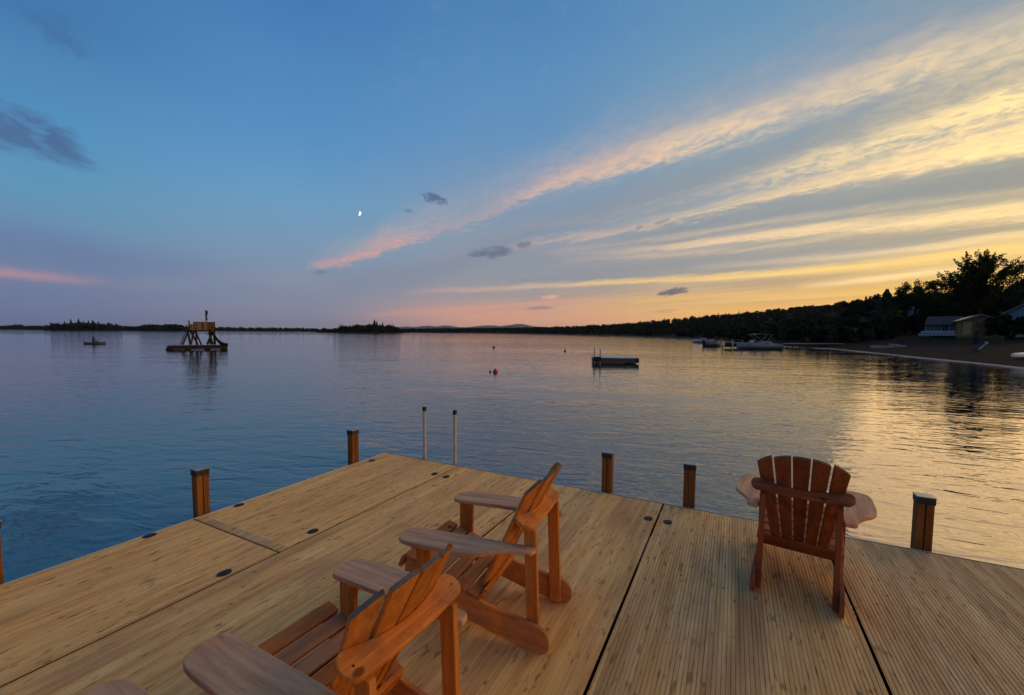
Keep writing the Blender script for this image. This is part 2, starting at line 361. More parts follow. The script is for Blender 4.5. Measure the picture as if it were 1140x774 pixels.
def wood(name, a, b_, dark, axis, rough=.62, grey=None, greyamt=0.0, stretch=14.0, scale=26.0, island=.25, knots=True):
    # axis: index of the object axis the grain runs along
    m, g, b = mat(name)
    tc = g.n('ShaderNodeTexCoord').outputs['Object']; s = g.n('ShaderNodeSeparateXYZ'); g.put(s.inputs[0], tc)
    geo = g.n('ShaderNodeNewGeometry'); oi = g.n('ShaderNodeObjectInfo')
    rnd = geo.outputs['Random Per Island']; off = g.add(g.mul(rnd, 17.0), g.mul(oi.outputs['Random'], 5.0))
    k = [s.outputs[0], s.outputs[1], s.outputs[2]]; k[axis] = g.div(k[axis], stretch)
    k[(axis + 1) % 3] = g.add(k[(axis + 1) % 3], off)
    v = g.vec(*k)
    n1 = g.noise(v, scale, 6, .62, .25); n2 = g.noise(v, scale * 4.2, 3, .6, .2); n3 = g.noise(tc, 5.0, 4, .6)
    c = g.mix(g.smooth(n1, .32, .68), lin(a) + (1,), lin(b_) + (1,))
    c = g.mix(g.mul(g.smooth(n2, .56, .74), .55), c, lin(dark) + (1,))
    c = g.mix(g.mul(g.smooth(n3, .5, .72), .35), c, lin(dark) + (1,))
    if grey is not None:
        gm = g.smooth(g.add(n3, g.mul(g.sub(rnd, .5), island * 2)), .62 - greyamt * .45, .80 - greyamt * .45)
        c = g.mix(g.mul(gm, min(.95, .35 + greyamt * .6)), c, g.mix(g.smooth(n1, .3, .7), lin(grey) + (1,), tuple(x * .62 for x in lin(grey)) + (1,)))
    if knots:
        vo = g.n('ShaderNodeTexVoronoi'); kk = [s.outputs[0], s.outputs[1], s.outputs[2]]; kk[axis] = g.div(kk[axis], 1.6)
        kk[(axis + 1) % 3] = g.add(kk[(axis + 1) % 3], off)
        g.put(vo.inputs['Vector'], g.vec(*kk)); vo.inputs['Scale'].default_value = 5.0
        c = g.mix(g.smooth(vo.outputs['Distance'], .085, .045, 0.0, .75), c, tuple(x * .35 for x in lin(dark)) + (1,))
    val = g.smooth(rnd, 0, 1, 1 - island, 1 + island * .5, 'LINEAR')
    c = g.mix(1.0, c, g.vec(val, val, val), 'MULTIPLY')
    g.put(b.inputs['Base Color'], c)
    g.put(b.inputs['Roughness'], g.smooth(n1, .3, .7, rough - .04, min(1, rough + .18))); b.inputs['Specular IOR Level'].default_value = .14
    bn = g.n('ShaderNodeBump'); bn.inputs['Strength'].default_value = .6; bn.inputs['Distance'].default_value = .0018
    g.put(bn.inputs['Height'], g.add(n1, g.mul(n2, .5))); g.put(b.inputs['Normal'], bn.outputs[0])
    return m

OR1, OR2, ORD, GREY = (230, 146, 70), (202, 118, 52), (112, 62, 28), (150, 122, 118)
CH = {}
for ax, nm in enumerate('xyz'):
    CH[nm] = wood('orange_stained_wood_' + nm, OR1, OR2, ORD, ax, .58, (140, 112, 98), .10)
CH_SEAT = wood('worn_seat_wood', (220, 132, 74), (190, 110, 62), (96, 54, 32), 1, .72, (150, 132, 112), .24, island=.35)
CH_ARM = wood('weathered_arm_wood', (224, 160, 112), (194, 132, 92), (108, 72, 52), 0, .85, (200, 160, 130), .25)
CH_TOP = wood('grey_end_wood', (128, 112, 98), (104, 92, 82), (62, 52, 46), 1, .8, None)
CHR = {nm: wood('shade_darkened_wood_' + nm, (176, 100, 58), (142, 78, 46), (72, 40, 24), ax, .58, (110, 86, 80), .08) for ax, nm in enumerate('xyz')}  # darker copy of the chair wood: shade on its back put into the colour
POSTW = wood('post_wood', (164, 106, 54), (130, 80, 40), (66, 40, 22), 2, .6, (120, 100, 80), .1)
POSTCAP = plain('post_cap_metal', (150, 154, 158), .45, .6, .2, 20)
POSTCAPD = plain('post_cap_band', (58, 56, 58), .5, .3, .2, 20)
BLACKP = plain('black_plastic', (26, 27, 28), .7, 0, .25, 60)
WHITEP = plain('white_painted_metal', (184, 182, 174), .4, 0, .08, 8)
ALU = plain('aluminium_trim', (176, 172, 162), .38, .75, .12, 10)
DARKW = wood('dark_raft_wood', (70, 58, 46), (48, 40, 34), (26, 22, 20), 0, .7, None)
PANELW = wood('tower_panel_wood', (140, 98, 58), (108, 74, 44), (60, 42, 28), 2, .6, (150, 140, 130), .3, scale=8, island=.5, knots=False)
TRUNKM = plain('bark', (58, 48, 40), .9, 0, .35, 5, .02)

def leafmat(name, a, b_, transl=.25):
    m, g, b = mat(name)
    geo = g.n('ShaderNodeNewGeometry'); n = g.noise(g.n('ShaderNodeTexCoord').outputs['Object'], .7, 4, .6)
    f = g.add(g.mul(geo.outputs['Random Per Island'], .5), g.mul(n, .5))
    g.put(b.inputs['Base Color'], g.mix(g.smooth(f, .25, .75), lin(a) + (1,), lin(b_) + (1,)))
    b.inputs['Roughness'].default_value = .85; b.inputs['Specular IOR Level'].default_value = .1
    return m
LEAFA = leafmat('broad_leaf', (38, 52, 28), (60, 76, 38))
LEAFB = leafmat('dark_leaf', (28, 40, 26), (48, 60, 34))
NEEDLE = leafmat('conifer_needle', (24, 38, 28), (42, 56, 38))
FOREST = leafmat('forest_foliage', (22, 34, 24), (42, 54, 34))

# ------------------------------------------------------------------ water
def water():
    m, g, b = mat('lake_water')
    tc = g.n('ShaderNodeTexCoord').outputs['Object']; s = g.n('ShaderNodeSeparateXYZ'); g.put(s.inputs[0], tc)
    x, y = s.outputs[0], s.outputs[1]
    def rot(a):
        return g.add(g.mul(x, math.cos(a)), g.mul(y, math.sin(a))), g.sub(g.mul(y, math.cos(a)), g.mul(x, math.sin(a)))
    u, v = rot(rad(-14)); u2, v2 = rot(rad(22)); u3, v3 = rot(rad(-40))
    big = g.noise(g.vec(g.mul(u, .10), g.mul(v, .30)), 1.0, 2, .5, .3)
    mid = g.noise(g.vec(g.mul(u2, .42), g.mul(v2, 1.15), 2.0), 1.0, 2, .5, .5)
    sml = g.noise(g.vec(g.mul(u, 1.5), g.mul(v, 3.6), 5.0), 1.0, 2, .55, .6)
    fin = g.noise(g.vec(g.mul(u3, 5.0), g.mul(v3, 8.0), 7.0), 1.0, 2, .5, .3)
    patch = g.smooth(g.noise(g.vec(g.mul(u, .018), g.mul(v, .05), 11.0), 1.0, 3, .55, .4), .36, .64, .45, 1.15)
    h = g.add(g.mul(big, .055), g.mul(mid, .017))
    h = g.add(h, g.mul(g.add(g.mul(sml, .0185), g.mul(fin, .0036)), patch))
    bn = g.n('ShaderNodeBump'); bn.inputs['Strength'].default_value = 1.0; bn.inputs['Distance'].default_value = WAVE
    g.put(bn.inputs['Height'], h); g.put(b.inputs['Normal'], bn.outputs[0])
    b.inputs['Base Color'].default_value = (.0035, .011, .018, 1); b.inputs['Roughness'].default_value = .03
    b.inputs['IOR'].default_value = 2.2
    return m
WAVE = 1.0
WATER = water()
def sheet(name, xs, ys, z, mat):
    vs = [(x, y, z) for y in ys for x in xs]; n = len(xs)
    fs = [(j * n + i, j * n + i + 1, (j + 1) * n + i + 1, (j + 1) * n + i) for j in range(len(ys) - 1) for i in range(n - 1)]
    return np_mesh(name, vs, fs, mat)
ax_ = [-14000, -5000, -2000, -800, -300, -100, -30, 0, 30, 100, 300, 800, 2000, 5000, 14000]
wa = sheet('lake_water', ax_, ax_, 0.0, WATER); tag(wa, 'calm rippled lake water reflecting the sunset sky', 'water', None, 'structure')

# ------------------------------------------------------------------ land
def terrain_mat():
    m, g, b = mat('shore_ground')
    tc = g.n('ShaderNodeTexCoord').outputs['Object']; s = g.n('ShaderNodeSeparateXYZ'); g.put(s.inputs[0], tc)
    n = g.noise(tc, .6, 5, .6); n2 = g.noise(tc, 4.0, 5, .65)
    sand = g.mix(g.smooth(n2, .35, .65), lin((24, 24, 25)) + (1,), lin((36, 35, 35)) + (1,))  # near-black beach: shade of the trees put into the ground colour
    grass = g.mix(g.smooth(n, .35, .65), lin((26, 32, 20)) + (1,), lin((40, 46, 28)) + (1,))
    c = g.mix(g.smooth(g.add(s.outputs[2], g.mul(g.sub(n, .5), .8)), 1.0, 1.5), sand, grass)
    c = g.mix(g.smooth(g.add(s.outputs[2], g.mul(g.sub(n2, .5), .08)), .055, .03), c, lin((170, 162, 150)) + (1,))  # pale waterline strip: wet sheen and foam put into the colour
    g.put(b.inputs['Base Color'], c); b.inputs['Roughness'].default_value = 1.0; b.inputs['Specular IOR Level'].default_value = .06
    bn = g.n('ShaderNodeBump'); bn.inputs['Distance'].default_value = .06; g.put(bn.inputs['Height'], n2); g.put(b.inputs['Normal'], bn.outputs[0])
    return m
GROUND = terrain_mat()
def pol(px, D): return atd(px, HOR, D)[:2]
shore = [(75, -30), (46, 4), (34, 20)]
shore += [tuple(at(*p)[:2]) for p in ((1140, 410.5), (1070, 403.0), (1030, 399.3), (975, 393.4), (925, 388.4))]
shore += [tuple(pol(*p)) for p in ((880, 68), (842, 84), (800, 118), (760, 165), (700, 240), (640, 330), (590, 440), (560, 520), (500, 640), (440, 760), (380, 860), (300, 900), (220, 930), (120, 960), (40, 1000), (-60, 1040), (-300, 1080))]
shore += [(-2400, 700)]
shore = np.array(shore, float)
def dist_shore(P):                      # + on land (to the right of the walking direction), - on the lake
    P = np.asarray(P, float); best = np.full(len(P), 1e9); sg = np.ones(len(P)); par = np.zeros(len(P))
    for i in range(len(shore) - 1):
        a, b = shore[i], shore[i + 1]; d = b - a; L2 = d @ d
        t = np.clip(((P - a) @ d) / L2, 0, 1); q = P - (a + t[:, None] * d); r = np.hypot(q[:, 0], q[:, 1])
        cr = d[0] * (P[:, 1] - a[1]) - d[1] * (P[:, 0] - a[0])
        k = r < best - 1e-9; best[k] = r[k]; sg[k] = np.where(cr[k] <= 0, 1, -1); par[k] = i + t[k]
    return best * sg, par
def hill_factor(par): return np.interp(par, [0, 6, 8, 10, 12, 14, 15, 16, 18, 40], [1, 1, 1.05, 1.0, .85, .55, .3, .12, .05, .05])
def ground_h(P):
    d, par = dist_shore(P)
    near = np.interp(d, [-60, -8, 0, 1.2, 6, 12, 20, 30, 45], [-3, -.6, 0, .14, .5, .95, 1.6, 2.15, 2.4])
    far = np.interp(d, [30, 60, 120, 220, 340, 500, 900], [0, 1.2, 9, 26, 42, 52, 54]) * hill_factor(par)
    return near + far
def gh(x, y): return float(ground_h([(x, y)])[0])
def ground_hit(px, py):                 # where a sight line at this measured point meets the ground
    d = ray(px, py); ts = np.concatenate([np.arange(20, 140, .25), np.arange(140, 900, 2.0)])
    P = np.array([(d.x * t, d.y * t) for t in ts]); z = CZ + d.z * ts; h = np.maximum(ground_h(P), 0)
    k = np.argmax(z <= h) if np.any(z <= h) else len(ts) - 1
    return Vector((P[k][0], P[k][1], h[k]))
def grid_land():
    xs = np.unique(np.concatenate([np.linspace(-2400, -300, 30), np.linspace(-300, 10, 32), np.linspace(10, 130, 90), np.linspace(130, 500, 60), np.linspace(500, 1400, 20)]))
    ys = np.unique(np.concatenate([np.linspace(-30, 130, 110), np.linspace(130, 600, 70), np.linspace(600, 2000, 40)]))
    X, Y = np.meshgrid(xs, ys); P = np.stack([X.ravel(), Y.ravel()], 1); Z = ground_h(P)
    rng = np.random.default_rng(3); Z = Z + np.where(Z > .3, rng.normal(0, .05, len(Z)), 0)
    n = len(xs); I = (np.arange(len(ys) - 1)[:, None] * n + np.arange(n - 1)[None]).ravel()
    F = np.stack([I, I + 1, I + n + 1, I + n], 1)
    keep = Z[F].max(1) > -1.2
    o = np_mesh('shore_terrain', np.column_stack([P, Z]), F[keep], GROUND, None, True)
    tag(o, 'dark sloping shore and low hills around the lake', 'terrain', None, 'structure')
grid_land()

# far blue mountains
def mountains():
    M = plain('mountain_rock', (54, 60, 74), .95, 0, .15, .002)
    pts = [(300, 368), (420, 366.2), (440, 363.6), (452, 362.4), (462, 362.8), (474, 361.6), (486, 362.2), (498, 361.4), (512, 363.0), (528, 362.4), (545, 361.2), (556, 361.8), (566, 361.0), (578, 359.4), (584, 360.2), (596, 362.2), (620, 363.6), (660, 365.2), (720, 367), (800, 368)]
    ridge = [atd(x, y + 1.2, 9000) for x, y in spline(pts, 3, False)]
    rnd = random.Random(4); vs = []; fs = []; n = len(ridge)
    for row, (dd, k) in enumerate(((-1500, 0.0), (-700, .45), (0, 1.0), (900, .5), (1600, 0.0))):
        for p in ridge:
            h = max(p.z, 5) * k * (1 + rnd.uniform(-.05, .05)); vs.append((p.x * (1 + dd / 9000 * .4), p.y + dd + rnd.uniform(-120, 120) * (row != 2), h))
    for r in range(4):
        for i in range(n - 1): fs.append((r * n + i, r * n + i + 1, (r + 1) * n + i + 1, (r + 1) * n + i))
    o = np_mesh('far_mountains', vs, fs, M, None, True); tag(o, 'pale blue mountains far beyond the lake', 'mountains', None, 'structure')
mountains()

# ------------------------------------------------------------------ trees
def conifer_geo(rng, h, r, tiers, seg=7):
    # ragged cone of drooping tiers; returns vertices and triangles
    v = []; f = []
    v += [(0, 0, h)]
    for t in range(tiers):
        z0 = h * (0.10 + 0.82 * t / tiers); zt = z0 + h * 1.25 / tiers; rr = r * (1 - t / tiers) ** .85 * rng.uniform(.8, 1.15)
        b = len(v); v.append((rng.normal(0, .03) * r, rng.normal(0, .03) * r, min(h, zt)))
        for k in range(seg * 2):
            a = 2 * PI * k / (seg * 2) + t * .7; q = rr * (1.0 if k % 2 == 0 else .5) * rng.uniform(.75, 1.2)
            v.append((math.cos(a) * q, math.sin(a) * q, z0 - (0 if k % 2 else .06 * h / tiers * 3) * rng.uniform(.3, 1)))
        for k in range(seg * 2): f.append((b, b + 1 + k, b + 1 + (k + 1) % (seg * 2)))
    return np.array(v), np.array(f)
def blob_geo(rng, h, r, n=70):
    # a round crown of loose leaf clumps
    v = []; f = []
    for k in range(n):
        a = rng.uniform(0, 2 * PI); u = rng.uniform(-1, 1); w = math.sqrt(1 - u * u); q = rng.uniform(.5, 1.05)
        c = np.array([math.cos(a) * w * r * q, math.sin(a) * w * r * q, h * .58 + u * h * .42 * q]); s = r * rng.uniform(.22, .42)
        p = c + rng.normal(0, s, (4, 3)) * [1, 1, .7]; b = len(v); v += list(p)
        f += [(b, b + 1, b + 2), (b, b + 2, b + 3), (b, b + 1, b + 3)]
    return np.array(v), np.array(f)
def scatter(name, spots, protos, mat, label, seed):
    rng = np.random.default_rng(seed); V = []; F = []; nb = 0
    for (x, y, z, s, kind) in spots:
        v, f = protos[kind][rng.integers(len(protos[kind]))]; a = rng.uniform(0, 2 * PI); ca, sa = math.cos(a), math.sin(a); sw = s * rng.uniform(.85, 1.2)
        q = np.column_stack([(v[:, 0] * ca - v[:, 1] * sa) * sw + x, (v[:, 0] * sa + v[:, 1] * ca) * sw + y, v[:, 2] * s + z])
        V.append(q); F.append(f + nb); nb += len(q)
    o = np_mesh(name, np.vstack(V), np.vstack(F), mat); tag(o, label, 'forest', None, 'stuff'); return o
_rng = np.random.default_rng(11)
PRO = {0: [conifer_geo(_rng, 1.0, .22, 6) for _ in range(8)], 1: [blob_geo(_rng, 1.0, .36) for _ in range(8)]}
def hillside():
    rng = np.random.default_rng(21); out = []
    n = 0
    while n < 6500:
        i = rng.uniform(7.0, 18); D = rng.exponential(70) + 4 if rng.random() < .45 else rng.uniform(60, 500)
        if D > 520: continue
        a = shore[int(i)]; b = shore[min(int(i) + 1, len(shore) - 1)]; p = a + (b - a) * (i % 1); d = b - a; nn = np.array([d[1], -d[0]]); nn /= np.hypot(*nn)
        q = p + nn * D + rng.normal(0, 6, 2)
        dd, par = dist_shore([q]); dd = dd[0]
        lim = 16 if par[0] < 8 else (5 if par[0] < 9 else .5)
        if dd < lim: continue
        az = math.degrees(math.atan2(q[0], q[1]))
        if q[0] > 45 and q[1] < 62: continue
        if az > 42 and math.hypot(*q) < 110: continue
        s = rng.uniform(3.6, 6.0) * float(np.interp(D, [10, 50, 200], [.6, .8, 1.15])); kind = 0 if rng.random() < .45 else 1
        if rng.random() < .04: s *= 1.35; kind = 0
        out.append((q[0], q[1], gh(*q) - .3, s, kind)); n += 1
    scatter('hillside_forest', out, PRO, FOREST, 'dark wooded hillside along the shore under the yellow sky', 5)
hillside()
def far_shore():
    rng = np.random.default_rng(22); out = []
    for k in range(2600):
        i = rng.uniform(16, 24.6); D = abs(rng.normal(0, 30)) + 2
        a = shore[int(i)]; b = shore[int(i) + 1]; p = a + (b - a) * (i % 1); d = b - a; nn = np.array([d[1], -d[0]]); nn /= np.hypot(*nn)
        q = p + nn * D; s = rng.uniform(6.5, 10.5) * float(np.interp(i, [16, 18, 20, 22], [.55, .55, .75, 1.0]))
        out.append((q[0], q[1], gh(*q) - .5, s, 0 if rng.random() < .7 else 1))
    scatter('far_shore_forest', out, PRO, FOREST, 'low dark line of trees along the far shore', 6)
far_shore()
def island(px0, px1, D, profile, name, label, seed, n):
    # a low wooded island: land hump plus trees, taller where the profile says
    rng = np.random.default_rng(seed); a, b = atd(px0, HOR, D), atd(px1, HOR, D); L = (b - a).length
    mid = (a + b) / 2; vs = []; fs = []; nx, ny = 24, 7
    for j in range(ny):
        for i in range(nx):
            u, w = i / (nx - 1) * 2 - 1, j / (ny - 1) * 2 - 1
            h = 1.8 * max(0, 1 - u * u) ** .6 * max(0, 1 - w * w) - .25; vs.append((u * L / 2, w * 26, h))
    for j in range(ny - 1):
        for i in range(nx - 1): k = j * nx + i; fs.append((k, k + 1, k + nx + 1, k + nx))
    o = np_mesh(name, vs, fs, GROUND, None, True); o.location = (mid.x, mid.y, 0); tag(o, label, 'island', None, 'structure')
    out = []
    for k in range(n):
        u = rng.uniform(0, 1); w = rng.normal(0, 9); px = px0 + (px1 - px0) * u
        s = np.interp(px, [p[0] for p in profile], [p[1] for p in profile]) / CF * D * rng.uniform(.6, 1.0)
        out.append((a.x + (b.x - a.x) * u, a.y + w, .3, s, 0 if rng.random() < .75 else 1))
    return out, D
o1, D1 = island(52, 210, 620, [(52, 2), (62, 4.5), (72, 8.5), (116, 8.5), (126, 6), (138, 4), (150, 4.5), (165, 6.5), (180, 8), (200, 8), (210, 4)], 'left_island', 'low wooded island off the far shore behind the kayak', 31, 620)
scatter('island_woods', o1, PRO, FOREST, 'dense dark trees covering the low island behind the kayak', 7)
o2, D2 = island(352, 452, 480, [(352, 1.5), (366, 3), (380, 5), (390, 8), (404, 9), (420, 9.5), (434, 8.5), (441, 6.5), (452, 2)], 'middle_island', 'small wooded island below the moon', 32, 420)
scatter('island_woods', o2, PRO, FOREST, 'dense dark trees covering the small island below the moon', 8)

def pine_tree(px, ytop, D, label, group=None, z0=.4, wide=.2, seed=0, base=None):
    rng = np.random.default_rng(seed); p = atd(px, HOR, D); zt = atd(px, ytop, D).z; h = zt - z0
    e = empty('pine_tree', (p.x, p.y, z0), rng.uniform(0, 6), label, 'tree', group)
    MB().tube([(0, 0, 0), (0, 0, h * .5), (0, 0, h * .97)], [h * .018, h * .012, h * .003], 6).build('trunk', TRUNKM, e)
    V = []; F = []; nb = 0; nt = 20
    for t in range(nt):                     # whorls of drooping sprays
        z = h * (.16 + .82 * t / nt); L = h * wide * (1 - t / nt) ** .8 * rng.uniform(.8, 1.15) + .1
        for k in range(rng.integers(7, 11)):
            a = rng.uniform(0, 2 * PI); dirv = np.array([math.cos(a), math.sin(a), -.22]); side = np.array([-math.sin(a), math.cos(a), 0]); l = L * rng.uniform(.6, 1.15)
            st = np.array([0, 0, z])
            pts = [st, st + dirv * l * .5 + side * l * .26 + [0, 0, -.03 * h], st + dirv * l, st + dirv * l * .5 - side * l * .26 + [0, 0, -.03 * h], st + dirv * l * .45 + [0, 0, .05 * h]]
            V += pts; F += [(nb, nb + 1, nb + 4), (nb + 1, nb + 2, nb + 4), (nb + 2, nb + 3, nb + 4), (nb + 3, nb, nb + 4)]; nb += 5
    np_mesh('crown', V, F, NEEDLE, e); return e
G1 = 'tall pines on the left island'
for i, (px, yt) in enumerate(((66, 358.6), (72.5, 357.2), (79.5, 355.2), (88, 354.4), (93.5, 357.0), (99, 356.4), (104, 355.6), (110, 357.6), (121, 358.2), (129, 359.4))):
    pine_tree(px, yt, 612 + (i * 7) % 13, 'dark pine standing above the tree line of the island behind the kayak', G1, .5, .27, 40 + i)
G2 = 'tall pines on the middle island'
for i, (px, yt) in enumerate(((389, 361.4), (397, 360.8), (405, 361.2), (411.5, 359.4), (417, 355.2), (419.6, 357.2), (426, 358.6), (433, 360.4), (439, 361.8))):
    pine_tree(px, yt, 470 + (i * 5) % 11, ('tallest dark pine on the small island below the moon' if i == 4 else 'dark pine rising from the small island below the moon'), None if i == 4 else G2, .5, .27, 60 + i)

def broadleaf(p, h, r, label, seed, leaf=.32, n=5200, mat=None, spray=.35, low=.25, vase=0.0, name='broadleaf_tree', group=None):
    rng = np.random.default_rng(seed); e = empty(name, p, rng.uniform(0, 6), label, 'tree', group)
    tb = MB(); tr = h * .022
    tb.tube([(0, 0, -.3), (.1, .05, h * .25), (.0, .1, h * .5), (.1, .0, h * .78)], [tr * 1.25, tr, tr * .75, tr * .25], 8)
    ends = []
    for k in range(22):
        z = h * rng.uniform(low + .05, .72); a = rng.uniform(0, 2 * PI); up = rng.uniform(.25, 1.0) + vase * rng.uniform(.2, .9); L = r * rng.uniform(.75, 1.1) * (1 - .25 * (z / h))
        d = np.array([math.cos(a), math.sin(a), up]); d /= np.linalg.norm(d); s = np.array([0, 0, z]); L = min(L, (h * rng.uniform(.82, 1.0) - z) / (d[2] + .12)); e1 = s + d * L * .55 + rng.normal(0, .15, 3); e2 = s + d * L + np.array([0, 0, L * .12])
        tb.tube([s, e1, e2], [tr * .45, tr * .25, tr * .08], 5, False); ends += [(s * .35 + e1 * .65, d), (e1 * .4 + e2 * .6, d), (e2, d)]
        for q in range(2):
            dd = d + rng.normal(0, .45, 3); dd /= np.linalg.norm(dd); e3 = e1 + dd * L * .5; tb.tube([e1, e3], [tr * .16, tr * .05], 4, False); ends.append((e3, dd))
    top = np.array([0, 0, h * .9]); ends += [(top, np.array([0, 0, 1.0])), (top - [0, 0, h * .12], np.array([.2, 0, 1.0]))]
    tb.build('trunk', TRUNKM, e)
    if vase:
        for q0, d0 in list(ends):
            for q in range(2):
                dd = d0 + rng.normal(0, .5, 3); dd[2] = abs(dd[2]) + .15; dd /= np.linalg.norm(dd); ends.append((q0 + dd * r * .10, dd))
    C = np.array([q[0] for q in ends]); Dv = np.array([q[1] for q in ends]); idx = rng.integers(len(C), size=n)
    t = rng.uniform(-1, 1, n) if vase else rng.uniform(-1, .8, n); along = t * r * (.10 + .13 * spray); taper = np.clip(1.0 - .8 * np.clip(t, 0, 1) * min(1, spray), .12, 1)
    jit = rng.normal(0, 1, (n, 3)); jit /= np.maximum(1, np.linalg.norm(jit, axis=1) / 1.5)[:, None]
    pos = C[idx] + Dv[idx] * along[:, None] + jit * (r * (.10 - .045 * vase) * taper)[:, None] * [1, 1, .85]
    pos[:, 2] = np.maximum(pos[:, 2], h * low * .7)
    A = rng.normal(0, 1, (n, 3)); A /= np.linalg.norm(A, axis=1)[:, None]; B = np.cross(A, rng.normal(0, 1, (n, 3))); B /= np.linalg.norm(B, axis=1)[:, None]
    s = leaf * rng.uniform(.6, 1.3, n)[:, None]
    V = np.stack([pos - A * s, pos + B * s * .55, pos + A * s, pos - B * s * .55], 1).reshape(-1, 3)
    np_mesh('crown', V, np.arange(4 * n).reshape(-1, 4), mat or LEAFA, e); return e
def tree_at(px, ytop, D, wpx, label, seed, **k):
    p = atd(px, HOR, D); z = max(gh(p.x, p.y), .2); zt = atd(px, ytop, D).z
    return broadleaf((p.x, p.y, z - .1), zt - z, wpx / 2 / CF * D, label, seed, **k)
tree_at(1090, 289, 70, 74, 'big spreading tree with spiky spray top behind the tan shed', 1, n=26000, spray=1.6, leaf=.15, vase=1.0)
tree_at(1018, 308, 84, 44, 'round crowned tree with open gaps in front of the sunset', 2, n=11000, leaf=.16, spray=0, low=.35)
tree_at(1158, 294, 62, 44, 'tall tree cut off by the right edge of the view', 3, n=14000, spray=.7, leaf=.17)
DG = 'dense dark trees behind the cottages'
for i, (px, yt, D, w) in enumerate(((1044, 338, 80, 40), (1068, 322, 84, 50), (1112, 324, 80, 50), (1000, 327, 108, 40), (966, 332, 112, 40), (983, 329, 118, 40), (946, 336, 124, 36), (1140, 334, 78, 50), (1056, 334, 92, 40))):
    tree_at(px, yt, D, w, 'dense dark leafy tree merging into the mass of trees behind the cottages', 10 + i, n=8000, leaf=.34, mat=LEAFB, low=.08, group=DG)
tree_at(1121, 350, 52, 34, 'rounded dark bush growing against the right side of the tan shed', 30, n=6000, leaf=.2, mat=LEAFB, low=.03, name='bush')
tree_at(1005, 352, 84, 26, 'low dark bush between the blue roofed house and the road', 31, n=2200, leaf=.26, mat=LEAFB, low=.03, name='bush')
tree_at(960, 356, 84, 50, 'wide low dark bush standing behind the parked car', 32, n=3600, leaf=.28, mat=LEAFB, low=.03, name='bush')
def pine_ground(px, yt, D, label, seed, wide):
    p = atd(px, HOR, D); return pine_tree(px, yt, D, label, None, gh(p.x, p.y) - .1, wide, seed)
pine_ground(985, 320.5, 100, 'pointed spruce with wide boughs left of the round crowned tree', 84, .42)
pine_ground(962, 329, 150, 'small spruce tip on the ridge left of the wide boughed spruce', 81, .2)
pine_ground(934, 336, 190, 'thin spruce tip poking above the wooded ridge', 82, .16)

